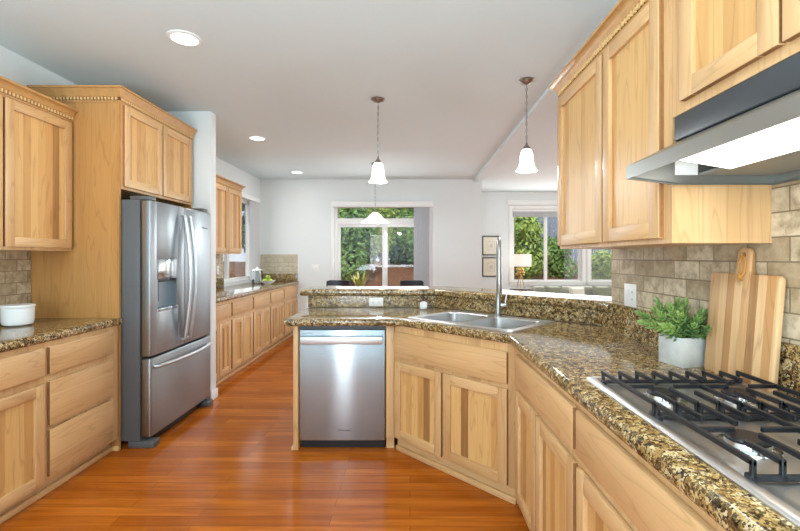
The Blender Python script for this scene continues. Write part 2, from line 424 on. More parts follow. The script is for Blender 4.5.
def glass_mat(name, tint=(1, 1, 1, 1), refl=1.0):
    m, nt, b = new_mat(name); nt.nodes.remove(b)
    out = nt.nodes['Material Output']; tr = N(nt, 'ShaderNodeBsdfTransparent'); tr.inputs[0].default_value = tint
    gl = N(nt, 'ShaderNodeBsdfGlossy'); gl.inputs['Roughness'].default_value = .02
    fr = N(nt, 'ShaderNodeFresnel'); fr.inputs[0].default_value = 1.5
    mx = N(nt, 'ShaderNodeMixShader'); L(nt, math_n(nt, 'MULTIPLY', fr.outputs[0], refl), mx.inputs[0]); L(nt, tr.outputs[0], mx.inputs[1]); L(nt, gl.outputs[0], mx.inputs[2])
    L(nt, mx.outputs[0], out.inputs[0]); return m
M['glass'] = glass_mat('window_glass', refl=.45)
M['jar_glass'] = glass_mat('jar_glass', (.93, .96, .96, 1))

# ------------------------------------------------------------------ setting
CEIL = 2.72; XL = -2.65; XR = 1.175; YB = 7.6; YL = 9.07; T = .927; TB = .877
struct('floor', MB().box(-2.8, 5.7, -3.2, 9.3, -.12, 0), M['floor'])
struct('ceiling', MB().box(-2.8, 5.7, -3.2, 9.3, CEIL, CEIL+.25), M['ceiling'])
# plan_axis wall with openings [(a0,a1,z0,z1)]
def wall(name, axis, a0, a1, d0, d1, opens=(), z1=CEIL):
    mb = MB()
    def put(p0, p1, q0, q1):
        if p1-p0 < 1e-4 or q1-q0 < 1e-4: return
        if axis == 'x': mb.box(p0, p1, d0, d1, q0, q1)
        else: mb.box(d0, d1, p0, p1, q0, q1)
    cur = a0
    for (o0, o1, z0, zt) in sorted(opens):
        put(cur, o0, 0, z1); put(o0, o1, 0, z0); put(o0, o1, zt, z1); cur = o1
    put(cur, a1, 0, z1)
    return struct(name, mb, M['wall'])
DOOR = (-1.33, .37, 0, 2.27)
LW1 = (2.16, 3.63, .82, 2.36); LW2 = (3.80, 5.1, .82, 2.36)
SW = (6.10, 7.32, .98, 2.28)
wall('wall_left', 'y', -3.2, YB+.15, XL-.15, XL, [SW])
wall('wall_back', 'x', XL, 1.27, YB, YB+.15, [DOOR])
wall('wall_living_side', 'y', YB+.15, YL, 1.12, 1.27)
wall('wall_living_back', 'x', 1.12, 5.7, YL, YL+.15, [LW1, LW2])
wall('wall_living_right', 'y', .6, YL, 5.5, 5.7, [(3.5, 7.5, .5, 2.3)])
wall('wall_right', 'y', -3.05, 2.49, XR, XR+.13)
wall('wall_living_front', 'x', XR+.13, 5.5, .6, .75)
FILL_WIN = (-1.78, -.78, .12, 2.35)  # unseen opening, added and sized for the rear fill light
wall('wall_rear', 'x', XL, XR+.13, -3.2, -3.05, [FILL_WIN])
struct('wall_partition', MB().box(XL, -1.87, 4.03, 4.15, 0, CEIL, bev=.008), M['wall'])
struct('trim_beam', MB().box(1.12, 1.27, 2.49, YB, CEIL-.035, CEIL), M['ceiling'])
# knee wall below the raised bar (frontal, then 45 degrees, then along the right wall)
SUM = 3.87                                  # X + Y of the slanted splash face
yF = 3.65
def bar_path(o):
    """front line of the bar wall pushed back by o"""
    s = SUM+o*math.sqrt(2)
    return [(s-(yF+o), yF+o), (XR+o, s-(XR+o))]
fa, fb = bar_path(0), bar_path(.12)
kn = [(-.88, yF), fa[0], fa[1], (XR, 2.49), (XR+.12, 2.49), fb[1], fb[0], (-.88, yF+.12)]
struct('wall_bar', MB().prism(kn, 0, 1.022), M['wall'])
# baseboards
def base(name, x0, x1, y0, y1): struct(name, MB().box(x0, x1, y0, y1, 0, .09, bev=.004), M['white_trim'])
base('baseboard_partition', -1.87, -1.855, 4.02, 4.16)
base('baseboard_back_left', -1.96, -1.37, YB-.014, YB)
base('baseboard_back_right', .45, 1.27, YB-.014, YB)
base('baseboard_living', 1.27, 5.5, YL-.014, YL)
base('baseboard_bar', -.895, -.88, yF, yF+.12)

# patio door
def rect_frame(mb, axis, a0, a1, z0, z1, d0, d1, w, bev=.003, bottom=True):
    def put(p0, p1, q0, q1):
        if axis == 'x': mb.box(p0, p1, d0, d1, q0, q1, bev=bev)
        else: mb.box(d0, d1, p0, p1, q0, q1, bev=bev)
    put(a0, a0+w, z0, z1); put(a1-w, a1, z0, z1); put(a0+w, a1-w, z1-w, z1)
    if bottom: put(a0+w, a1-w, z0, z0+w)
    return mb
d1 = thing('door_1', None, None, ((DOOR[0]+DOOR[1])/2, YB, 0)); d1['kind'] = 'structure'
f = MB(); rect_frame(f, 'x', DOOR[0], DOOR[1], 0, DOOR[3], YB+.01, YB+.10, .045)
f.box(DOOR[0]+.04, DOOR[1]-.04, YB+.01, YB+.10, 1.93, 2.035, bev=.003)
f.build('door_frame', M['white_trim'], d1, world=True)
xm = (385-410)/56.2
s1 = MB(); rect_frame(s1, 'x', DOOR[0]+.045, xm+.045, .045, 1.93, YB+.05, YB+.085, .05); s1.build('sliding_sash', M['white_trim'], d1, world=True)
s2 = MB(); rect_frame(s2, 'x', xm-.045, DOOR[1]-.045, .045, 1.93, YB+.015, YB+.048, .05); s2.build('fixed_sash', M['white_trim'], d1, world=True)
MB().box(DOOR[0]+.09, xm, YB+.064, YB+.070, .09, 1.885).build('glass_pane', M['glass'], d1, world=True)
MB().box(xm, DOOR[1]-.09, YB+.029, YB+.035, .09, 1.885).build('glass_pane', M['glass'], d1, world=True)
MB().box(DOOR[0]+.04, DOOR[1]-.04, YB+.05, YB+.056, 2.03, 2.23).build('transom_glass', M['glass'], d1, world=True)
hd = MB(); hd.tube([(DOOR[0]+.075, YB+.045, .92), (DOOR[0]+.075, YB+.015, .95), (DOOR[0]+.075, YB+.015, 1.1), (DOOR[0]+.075, YB+.045, 1.13)], .009, 8); hd.build('door_handle', M['white_trim'], d1, world=True)
struct('trim_1', rect_frame(MB(), 'x', DOOR[0]-.065, DOOR[1]+.065, 0, DOOR[3]+.065, YB-.018, YB-.001, .06, bottom=False), M['white_trim'])
# vertical blind gathered at the right of the patio door
vb = thing('vertical_blind', 'grey vertical blind gathered at the right side of the patio door', 'blind', (.2, YB-.06, 0))
MB().box(-1.36, .40, YB-.10, YB-.02, 2.225, 2.325, bev=.004).build('valance', M['white_plastic'], vb, world=True)
for k in range(9):
    x = .10+k*.033
    m = Matrix.Translation((x, YB-.062, 0)) @ Matrix.Rotation(R(38), 4, 'Z')
    MB().box(-.042, .042, -.0015, .0015, .05, 2.225, rot=m).build('slat', M['blind'], vb, world=True)

def window(n, axis, op, d_in, d_out, mull=(), label=None, casing=True):
    a0, a1, z0, z1 = op
    mid = (d_in+d_out)/2
    loc = ((a0+a1)/2, mid, z0) if axis == 'x' else (mid, (a0+a1)/2, z0)
    w = thing('window_%d' % n, None, None, loc); w['kind'] = 'structure'
    sgn = 1 if d_out > d_in else -1
    lo, hi = sorted((mid-.02, mid+.03))
    fm = rect_frame(MB(), axis, a0, a1, z0, z1, lo, hi, .05)
    for mx in mull:
        if axis == 'x': fm.box(mx-.035, mx+.035, lo, hi, z0+.05, z1-.05, bev=.003)
        else: fm.box(lo, hi, mx-.035, mx+.035, z0+.05, z1-.05, bev=.003)
    fm.build('window_frame', M['white_trim'], w, world=True)
    edges = [a0+.03]+list(mull)+[a1-.03]
    for p, q in zip(edges[:-1], edges[1:]):
        g = MB()
        if axis == 'x': g.box(p+.01, q-.01, mid, mid+.006, z0+.03, z1-.03)
        else: g.box(mid, mid+.006, p+.01, q-.01, z0+.03, z1-.03)
        g.build('glass_pane', M['glass'], w, world=True)
    if casing:
        t0, t1 = sorted((d_in, d_in-sgn*.018))
        c = rect_frame(MB(), axis, a0-.07, a1+.07, z0-.07, z1+.07, t0, t1, .07)
        c.build('window_casing', M['white_trim'], w, world=True)
        s0, s1_ = sorted((d_in-sgn*.04, mid))
        sl = MB()
        if axis == 'x': sl.box(a0-.08, a1+.08, s0, s1_, z0-.005, z0+.018, bev=.004)
        else: sl.box(s0, s1_, a0-.05, a1+.05, z0-.005, z0+.018, bev=.004)
        sl.build('window_sill', M['white_trim'], w, world=True)
    return w
window(1, 'y', SW, XL, XL-.15, [6.38], casing=False)
window(2, 'x', LW1, YL, YL+.15, [2.88])
window(3, 'x', LW2, YL, YL+.15, [4.45])
window(4, 'x', FILL_WIN, -3.05, -3.2, [])  # unseen window, added to go with the rear fill
window(5, 'y', (3.5, 7.5, .5, 2.3), 5.5, 5.7, [4.83, 6.16])
struct('trim_2', MB().box(2.05, 5.2, YL-.03, YL-.001, 2.44, 2.55, bev=.006), M['white_trim'])

# ------------------------------------------------------------------ outside
gm = MB()
nx, ny = 26, 26
gv = [[None]*(ny+1) for _ in range(nx+1)]
for i in range(nx+1):
    for j in range(ny+1):
        x = -14+i*30/nx; y = 7.85+j*18/ny
        z = -.12+max(0, (y-9.6))*.28+random.uniform(-.05, .05)*(1 if j > 1 else 0)
        gv[i][j] = gm.bm.verts.new((x, y, min(z, 1.05+random.uniform(-.05, .05))))
for i in range(nx):
    for j in range(ny): gm.bm.faces.new([gv[i][j], gv[i+1][j], gv[i+1][j+1], gv[i][j+1]])
o = gm.build('ground', M['mulch']); o['kind'] = 'structure'
struct('ground_left', MB().box(-12, -2.85, -3, 7.8, -.3, -.15), M['mulch'])
def gz(y): return min(-.12+max(0, y-9.6)*.28, 1.05)
def bush(name, label, cat, c, r, n, leaf, mat, trunk=0, group=None, seed=1):
    rn = random.Random(seed)
    t = thing(name, label, cat, (c[0], c[1], c[2]), 0, group)
    mb = MB(); bm = mb.bm
    zc = trunk+r[2]*.92
    lumps = [(Vector((0, 0, 0)), 1.0)]+[(Vector((rn.uniform(-.6, .6), rn.uniform(-.6, .3), rn.uniform(-.5, .6))), rn.uniform(.35, .55)) for _ in range(9)]
    for _ in range(n):
        ctr, sc = rn.choice(lumps)
        d = Vector((rn.gauss(0, 1), rn.gauss(0, 1), rn.gauss(0, 1))).normalized()
        p = ctr+d*sc*rn.uniform(.78, 1.02)
        p = Vector((p.x*r[0], p.y*r[1], p.z*r[2]+zc))
        if p.z < .02: continue
        nrm = (d+Vector((rn.gauss(0, .5), rn.gauss(0, .5), rn.gauss(0, .5)+.3))).normalized()
        a = nrm.orthogonal().normalized(); a.rotate(Matrix.Rotation(rn.uniform(0, 6.28), 3, nrm)); b = nrm.cross(a)
        l = leaf*rn.uniform(.7, 1.3); w = l*.45
        vs = [bm.verts.new(p-a*l), bm.verts.new(p+b*w-nrm*w*.2), bm.verts.new(p+a*l), bm.verts.new(p-b*w-nrm*w*.2)]
        bm.faces.new([vs[0], vs[1], vs[2]]); bm.faces.new([vs[0], vs[2], vs[3]])
    mb.build('foliage', mat, t, angle=180)
    tk = MB()
    h = trunk+r[2]*.9
    tk.tube([(0, 0, -.05), (.03, 0, h*.4), (-.02, .02, h*.8), (0, 0, h)], [.06+.04*r[0], .05+.03*r[0], .04, .02], 8)
    for k in range(4):
        a = k*1.7+.4; tk.tube([(0, 0, h*.5), (math.cos(a)*r[0]*.3, math.sin(a)*r[1]*.3, h*.75), (math.cos(a)*r[0]*.55, math.sin(a)*r[1]*.55, h)], [.03, .02, .01], 6)
    tk.build('trunk', M['bark'], t)
    return t
GB = 'shrubs beyond the patio door'
bush('shrub', 'tall dense green shrub outside the left pane of the patio door', 'shrub', (-1.75, 12.4, gz(12.4)), (.85, .8, 1.25), 5200, .075, M['hedge'], seed=3)
bush('shrub', 'leafy shrub seen through the middle of the patio door behind the mullion', 'shrub', (-.95, 15.2, gz(15.2)), (.62, .6, 1.2), 3600, .08, M['hedge_light'], .5, seed=5)
bush('shrub', 'tall shrub outside the right pane of the patio door', 'shrub', (.25, 13.6, gz(13.6)), (.62, .6, 1.25), 4200, .085, M['hedge'], .2, seed=8)
bush('shrub', 'low dark shrub on the bank beyond the left pane of the patio door', 'shrub', (-2.15, 17.2, gz(17.2)-.2), (.85, .6, 1.0), 3000, .09, M['hedge_dark'], seed=31)
bush('shrub', 'low dark shrub on the bank beyond the right pane of the patio door', 'shrub', (-.05, 17.2, gz(17.2)-.2), (1.1, .6, 1.0), 3400, .09, M['hedge_dark'], seed=32)
bush('tree', 'large dark tree far behind the left pane of the patio door', 'tree', (-5.0, 18, 1.0), (2.3, 1.8, 2.6), 5200, .2, M['hedge_dark'], .2, seed=11)
bush('tree', 'broad dark tree far behind the right pane of the patio door', 'tree', (.0, 20.5, 1.0), (2.3, 1.8, 3.0), 5600, .2, M['hedge_dark'], .1, seed=12)
bush('tree', 'tree far behind the fence outside the living room window', 'tree', (5.2, 21.5, 1.0), (2.4, 1.9, 3.2), 5200, .2, M['hedge_dark'], .1, seed=13)
bush('tree', 'pale green tree far behind the right end of the fence', 'tree', (10.6, 21, 1.0), (2.4, 1.8, 3.0), 4200, .2, M['hedge'], .1, seed=14)
bush('shrub', 'bright green bush outside the left pane of the living room window', 'shrub', (3.15, 11.9, gz(11.9)), (.72, .7, .95), 4200, .075, M['hedge_light'], .25, seed=21)
bush('shrub', 'rounded dark green bush outside the right pane of the living room window', 'shrub', (4.25, 12.9, gz(12.9)-.1), (.62, .5, .66), 4000, .065, M['hedge'], seed=22)
bush('shrub', 'pale yellow green bush beyond the second living room window', 'shrub', (5.2, 11.2, gz(11.2)), (.62, .55, .72), 3600, .065, M['hedge_light'], seed=23)
bush('shrub', 'shrub outside the small window over the far left counter', 'shrub', (-7.6, 11.4, -.15), (1.1, 1.4, 1.3), 4500, .08, M['hedge'], seed=24)
bush('tree', 'conifer outside the small window over the far left counter', 'tree', (-12.5, 20, .5), (2.2, 2.4, 3.2), 4500, .17, M['hedge_dark'], seed=25)
fe = thing('garden_fence', 'grey blue board fence across the garden outside the living room window', 'fence', (6.5, 15.6, gz(15.6)))
fm = MB()
for k in range(64): fm.box(1.6+k*.145, 1.6+k*.145+.13, 15.6, 15.625, gz(15.6)-.1, gz(15.6)+1.75, bev=.004)
fm.build('boards', M['fence'], fe, world=True)
fr = MB()
for z in (.35, 1.4): fr.box(1.6, 10.9, 15.626, 15.67, gz(15.6)+z, gz(15.6)+z+.09)
fr.build('rail', M['fence'], fe, world=True)

# ------------------------------------------------------------------ cabinet parts (local: x width, y depth away from the viewer, front at y=0, z up)
def door_part(parent, x0, x1, z0, z1, st=.058, y=0):
    d = MB()
    b = .0025
    d.box(x0, x0+st, y-.02, y, z0, z1, 0, b); d.box(x1-st, x1, y-.02, y, z0, z1, 0, b)
    d.box(x0+st, x1-st, y-.02, y, z0, z0+st, 1, b); d.box(x0+st, x1-st, y-.02, y, z1-st, z1, 1, b)
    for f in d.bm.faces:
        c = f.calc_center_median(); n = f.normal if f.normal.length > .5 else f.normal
        if (abs(c.x-x0) < 1e-4 or abs(c.x-x1) < 1e-4 or abs(c.z-z0) < 1e-4): f.material_index = 2  # sides and bottom darkened to paint in the gap shadow
    o = d.build('door', [M['wood_v'], M['wood_h'], M['wood_edge_shade']], parent)
    MB().box(x0+st-.006, x1-st+.006, y-.006, y-.001, z0+st-.006, z1-st+.006).build('panel', M['wood_panel'], o)
    return o
def drawer_part(parent, x0, x1, z0, z1, y=0):
    d = MB().box(x0, x1, y-.022, y, z0, z1, 0, .004, 2)
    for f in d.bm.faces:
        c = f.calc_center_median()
        if abs(c.x-x0) < 1e-4 or abs(c.x-x1) < 1e-4 or abs(c.z-z0) < 1e-4: f.material_index = 1  # end grain on the sides, plus painted gap shadow along the bottom
    return d.build('drawer_front', [M['wood_h'], M['wood_edge_shade']], parent)
def base_cabinet(label, loc, rz, w, depth, drawers, doors, toe=.055, group=None, z_door=(.10, .65), ztop=TB, hollow=False):
    t = thing('base_cabinet', label, 'cabinet', loc, rz, group)
    c = MB()
    if hollow:
        c.box(0, w, 0, .02, .09, ztop-.001); c.box(0, .018, .02, depth, .09, ztop-.001); c.box(w-.018, w, .02, depth, .09, ztop-.001); c.box(.018, w-.018, .02, depth, .09, .11)
    else: c.box(0, w, .0, depth, .09, ztop-.001)
    c.build('carcass', M['wood_v'], t)
    MB().box(.001, w-.001, toe, toe+.015, 0, .089).build('toe_kick', M['wood_h'], t)
    MB().box(.001, w-.001, toe-.022, toe-.0005, 0, .036, 0, .006).build('shoe_molding', M['wood_h'], t)
    for (a, b, z0, z1) in drawers: drawer_part(t, a, b, z0, z1)
    for (a, b) in doors: door_part(t, a, b, *z_door)
    return t
def crown_part(parent, path, z1, h=.085, out=.05, side=1):
    z0 = z1-h
    pr = [(-.004, z0), (.006, z0), (.008, z0+.010), (.008, z0+.034), (.014, z0+.036), (.018, z0+.042), (.020, z0+.050), (.030, z0+.066), (.040, z1-.014), (out, z1-.012), (out, z1), (-.004, z1)]
    mb = MB(); sweep(mb, path, pr, side); o = mb.build('crown_molding', M['crown'], parent)
    dm = MB()
    for p, q in zip(path[:-1], path[1:]):
        P, Q = Vector(p), Vector(q); d = (Q-P); ln = d.length; d.normalize(); nr = Vector((d.y, -d.x))*side
        k = int(ln/.0245)
        for i in range(k+1):
            c = P+d*(ln*(i+.5)/(k+1))+nr*.0125
            m = Matrix.Translation((c.x, c.y, z0+.023)) @ Matrix.Rotation(math.atan2(d.y, d.x), 4, 'Z')
            dm.box(-.0062, .0062, -.0045, .0045, -.0095, .0095, rot=m)
    dm.build('dentil_row', M['dentil'], o)
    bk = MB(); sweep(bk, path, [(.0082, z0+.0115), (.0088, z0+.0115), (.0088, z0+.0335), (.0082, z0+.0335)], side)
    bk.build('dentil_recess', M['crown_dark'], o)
    return o
def upper_cabinet(label, loc, rz, w, depth, h, doors, crown=None, crown_h=.085, group=None, zd=None, side_mat=None):
    t = thing('wall_cabinet', label, 'cabinet', loc, rz, group)
    MB().box(0, w, 0, depth, 0, h).build('carcass', side_mat or M['wood_v'], t)
    z0, z1 = zd or (.018, h-.05)
    for (a, b) in doors: door_part(t, a, b, z0, z1)
    if crown: crown_part(t, crown, h+.045, crown_h)
    return t
L90 = R(90); M90 = R(-90)
EPS = .0015
# ---- left run
FX = -2.03
base_cabinet('wooden three-drawer base cabinet beside the tall refrigerator panel', (FX, 2.385, 0), L90, .600, .60,
             [(.018, .528, .693, .848), (.018, .528, .405, .655), (.018, .528, .12, .386)], [])
base_cabinet('wooden base cabinet with drawer over door at the left edge, below the white canister', (FX, 1.47, 0), L90, .913, .60,
             [(.015, .448, .693, .848), (.46, .90, .693, .848)], [(.015, .448), (.46, .90)])
sl = MB(); slab(sl, [(XL+.002, 1.45), (-2.005, 1.45), (-2.005, 2.996), (XL+.002, 2.996)], TB, T, .018)
tag(sl.build('countertop', M['granite'], loc=(-2.33, 2.2, TB)), 'short brown speckled granite countertop on the left, holding the white canister', 'countertop')
tag(MB().box(XL+.001, XL+.021, 1.45, 2.994, T+.001, T+.10, bev=.003).build('backsplash_strip', M['granite'], loc=(XL+.01, 2.2, T)), 'granite upstand strip behind the white canister on the left counter', 'backsplash')
tag(MB().box(XL+.0005, XL+.009, 1.45, 2.994, T+.101, 1.391).build('tile_backsplash', M['tile_y']), 'tan stone tile backsplash behind the white canister on the left', 'backsplash')
UX = -2.357
upper_cabinet('wooden wall cabinet with dentil crown over the left counter', (UX, 2.04, 1.392), L90, .955, .29, .935,
              [(.015, .43), (.445, .938)], [(0, 0), (.955, 0)])
# ---- refrigerator surround
fs = thing('refrigerator_cabinet', 'tall wooden refrigerator surround with two upper doors and dentil crown', 'cabinet', (FX, 3.0, 0), L90)
MB().box(0, .02, 0, .615, 0, 2.49).build('side_panel', M['wood_side_shade'], fs)
MB().box(.98, 1.0, 0, .615, 0, 2.49).build('side_panel', M['wood_side_shade'], fs)
MB().box(.0205, .9795, 0, .61, 1.83, 2.49).build('upper_box', M['wood_v'], fs)
MB().box(-.012, -.0005, -.005, .40, 0, .03, bev=.003).build('shoe_molding', M['white_trim'] if False else M['dentil'], fs)
door_part(fs, .035, .495, 1.848, 2.425); door_part(fs, .51, .97, 1.848, 2.425)
crown_part(fs, [(0, .60), (0, 0), (1.0, 0)], 2.53, .10, .05)
# ---- refrigerator
rf = thing('refrigerator', 'stainless french door refrigerator with ice dispenser in the wooden surround', 'refrigerator', (-1.83, 3.03, 0), L90)
RFW = .925
MB().box(0, RFW, .075, .78, .05, 1.755, bev=.006).build('case', M['fridge_side'], rf)
MB().box(.005, .452, 0, .068, .645, 1.75, bev=.012, seg=3)
def rdoor(x0, x1, z0, z1, name): return MB().box(x0, x1, 0, .068, z0, z1, 0, .011, 3).build(name, M['fridge_steel'], rf)
# left door built around the dispenser recess
ld = MB(); X0, X1, Z0, Z1 = .003, .459, .645, 1.752
dx0, dx1, dz0, dz1 = .085, .355, .955, 1.335
ld.box(X0, dx0, 0, .068, Z0, Z1, 0, .009, 3); ld.box(dx1, X1, 0, .068, Z0, Z1, 0, .009, 3)
ld.box(dx0-.012, dx1+.012, 0.0003, .0677, dz1, Z1-.0003, 0, .0015); ld.box(dx0-.012, dx1+.012, 0.0003, .0677, Z0+.0003, dz0, 0, .0015)
ldo = ld.build('left_door', M['fridge_steel'], rf)
dp = MB(); dp.box(dx0, dx1, .002, .02, 1.185, dz1, 0, .004); dp.box(dx0+.02, dx1-.06, -.001, .003, 1.20, 1.315, 1, .001)
dp.build('control_panel', [M['steel_h'], M['chrome']], ldo)
dr = MB(); dr.box(dx0, dx1, .058, .066, dz0, 1.185); dr.box(dx0, dx0+.012, 0.003, .058, dz0, 1.185); dr.box(dx1-.012, dx1, 0.003, .058, dz0, 1.185)
dr.build('dispenser_recess', M['fridge_steel'], ldo)
pd = MB(); pd.box(dx0+.03, dx0+.075, .03, .05, 1.02, 1.183, 0, .006); pd.box(dx0+.02, dx0+.17, .006, .05, 1.165, 1.184, 0, .004); pd.build('dispenser_paddle', M['black_plastic'], ldo)
MB().box(dx0-.004, dx1+.004, -.006, .057, dz0-.003, dz0+.02, 0, .003).build('drip_tray', M['steel_h'], ldo)
rdo = rdoor(.466, RFW-.003, .645, 1.752, 'right_door')
fz = rdoor(.003, RFW-.003, .075, .630, 'freezer_drawer')
def bar_handle(parent, p0, p1, bow, r=.013, flat=.7):
    p0, p1 = Vector(p0), Vector(p1); pts = []
    pts.append(p0+Vector((0, .002, 0)))
    for k in range(17):
        u = k/16; q = p0.lerp(p1, u); q.y -= .022+bow*math.sin(math.pi*u); pts.append(q)
    pts.append(p1+Vector((0, .002, 0)))
    m = MB(); m.tube(pts, r, 12); return m.build('handle', M['handle_steel'], parent)
bar_handle(ldo, (.425, 0, .69), (.425, 0, 1.68), .045)
bar_handle(rdo, (.505, 0, .69), (.505, 0, 1.68), .045)
bar_handle(fz, (.06, 0, .565), (.865, 0, .565), .04)
hc = MB(); hc.box(.02, .11, .02, .16, 1.756, 1.785, 0, .006); hc.build('hinge_cover', M['fridge_side'], rf)
hc = MB(); hc.box(RFW-.11, RFW-.02, .02, .16, 1.756, 1.785, 0, .006); hc.build('hinge_cover', M['fridge_side'], rf)
MB().box(.09, RFW-.09, .05, .075, .008, .07, 0, .003).build('base_grille', M['black_plastic'], rf)
for a in (0, RFW-.085): MB().box(a, a+.085, -.02, .16, 0, .048, 0, .008).build('foot_cover', M['fridge_side'], rf)
def text_mesh(txt, size, name, mat, parent, loc, rot=(R(90), 0, 0), align='CENTER'):
    c = bpy.data.curves.new(name, 'FONT'); c.body = txt; c.size = size; c.align_x = align; c.extrude = .0004; c.resolution_u = 2
    t = bpy.data.objects.new(name, c); C.objects.link(t)
    dg = bpy.context.evaluated_depsgraph_get(); me = bpy.data.meshes.new_from_object(t.evaluated_get(dg))
    bpy.data.objects.remove(t); bpy.data.curves.remove(c)
    me.materials.clear(); me.materials.append(mat)
    o = bpy.data.objects.new(name, me); C.objects.link(o); o.parent = parent; o.location = loc; o.rotation_euler = rot
    return o
text_mesh('Whirlpool', .026, 'badge', M['charcoal'], rdo, (.80, -.0005, 1.60))

# ---- far left run beyond the partition
FZ = [4.165, 4.785, 5.445, 6.115, 6.77, 7.597]
names = ['wooden base cabinet nearest the white partition wall in the far left run', 'second base cabinet from the partition wall in the far left run',
         'middle base cabinet of the far left run', 'second base cabinet from the back wall in the far left run', 'base cabinet against the back wall at the end of the far left run']
for (a, b), nm in zip(zip(FZ[:-1], FZ[1:]), names):
    w = b-a-EPS; h = w/2
    base_cabinet(nm, (-2.0, a, 0), L90, w, .62, [(.018, w-.018, .69, .845)], [(.018, h-.004), (h+.004, w-.018)], toe=.045, group='far left base cabinets')
sl = MB(); slab(sl, [(XL+.002, 4.153), (-1.965, 4.153), (-1.965, YB-.002), (XL+.002, YB-.002)], TB, T, .018)
tag(sl.build('countertop', M['granite'], loc=(-2.3, 5.9, TB)), 'long granite countertop of the far left run under the small window', 'countertop')
bs = MB(); bs.box(XL+.001, XL+.021, 4.155, 6.08, T+.001, T+.13, bev=.003)
tag(bs.build('backsplash_strip', M['granite'], loc=(XL+.01, 5.1, T)), 'granite upstand strip on the left wall before the small window', 'backsplash')
bs = MB(); bs.box(XL+.003, -1.985, YB-.021, YB-.001, T+.001, T+.13, bev=.003)
tag(bs.build('backsplash_strip', M['granite'], loc=(-2.3, YB-.01, T)), 'granite upstand strip on the back wall behind the bowl of apples', 'backsplash')
tag(MB().box(XL+.0005, XL+.009, 4.155, 6.08, T+.131, 1.391).build('tile_backsplash', M['tile_y']), 'tan tile backsplash under the far wall cabinet beside the small window', 'backsplash')
tag(MB().box(XL+.012, -1.985, YB-.009, YB-.0005, T+.131, 1.395).build('tile_backsplash', M['tile_x']), 'small pale tile backsplash on the back wall behind the apples', 'backsplash')
upper_cabinet('far wooden wall cabinet beyond the partition, beside the small window', (UX, 4.155, 1.392), L90, 1.835, .29, .90,
              [(.015, .455), (.465, .91), (.925, 1.37), (1.38, 1.82)], [(0, 0), (1.835, 0), (1.835, .28)])
# sheer blind stack on the small window
vs = thing('window_blind', 'white blind gathered at the far side of the small left window', 'blind', (XL+.05, 7.2, T+.03))
for k in range(7):
    y = 7.08+k*.04
    m = Matrix.Translation((XL+.05, y, 0)) @ Matrix.Rotation(R(20), 4, 'Z')
    MB().box(-.04, .04, -.0015, .0015, T+.035, 2.27, rot=m).build('slat', M['sheer_blind'], vs, world=True)
MB().box(XL+.005, XL+.09, 6.12, 7.36, 2.27, 2.34, bev=.004).build('headrail', M['white_plastic'], vs, world=True)

# ---- peninsula and right run
DW = thing('dishwasher', 'stainless dishwasher with a bar handle at the left end of the peninsula', 'dishwasher', (-.776, 3.0, 0))
DWW = .606
MB().box(.004, DWW-.004, .061, .58, .06, .865).build('tub', M['charcoal'], DW)
dd = MB().box(.002, DWW-.002, 0, .038, .068, .843, 0, .006, 3).build('door', M['steel_h'], DW)
MB().box(.002, DWW-.002, .004, .038, .845, .868).build('control_strip', plain('blue_black_panel', srgb(52, 66, 76), .35), DW)
MB().box(.01, DWW-.01, .045, .06, .004, .067).build('kick_plate', M['black_plastic'], DW)
hm = MB(); hm.box(.018, DWW-.018, -.048, -.030, .748, .802, 0, .006, 3); hm.box(.03, .06, -.032, .001, .762, .788, 0, .003); hm.box(DWW-.06, DWW-.03, -.032, .001, .762, .788, 0, .003)
hm.build('handle', M['handle_steel'], dd)
text_mesh('Whirlpool', .021, 'badge', M['black_plastic'], dd, (.318, -.0006, .135))
text_mesh('Sensor Wash', .012, 'printed_mark', M['charcoal'], dd, (.03, -.0006, .815), align='LEFT')
# end panel of the peninsula and filler strip
ep = thing('base_filler', 'narrow wooden end panel left of the dishwasher', 'panel', (-.80, 3.0, 0))
MB().box(-.815, -.780, 3.0, 3.645, 0, TB-.001, bev=.002).build('board', M['wood_v'], ep, world=True)
MB().box(-.826, -.8155, 2.99, 3.645, 0, .03, bev=.003).build('shoe_molding', M['dentil'], ep, world=True)
fp = thing('filler_panel', 'narrow wooden filler strip right of the dishwasher', 'panel', (-.14, 3.0, 0))
MB().box(-.167, -.112, 3.0, 3.02, .09, TB-.001, bev=.001).build('board', M['wood_v'], fp, world=True)
MB().box(-.167, -.112, 3.04, 3.055, 0, .089).build('toe_kick', M['wood_h'], fp, world=True)
# diagonal sink cabinet: face on X+Y = 2.90
SF = 2.898
sk = base_cabinet('diagonal wooden sink cabinet with a false drawer over two doors', (-.107, SF+.107, 0), R(-45), .955, .50, [(.014, .915, .655, .832)], [(.014, .442), (.456, .915)], toe=.028, z_door=(.10, .628), hollow=True)
# right run, face at X=.56, running towards the camera
RXF = .565
base_cabinet('wooden base cabinet with drawer and two doors just right of the sink corner', (RXF, 2.315, 0), M90, .885, .60, [(.085, .87, .70, .848)], [(.085, .435), (.447, .87)], toe=.05, z_door=(.10, .66))
base_cabinet('wooden base cabinet below the gas cooktop', (RXF, 1.428, 0), M90, .93, .60, [(.015, .915, .70, .848)], [(.015, .46), (.47, .915)], toe=.05, z_door=(.10, .66))
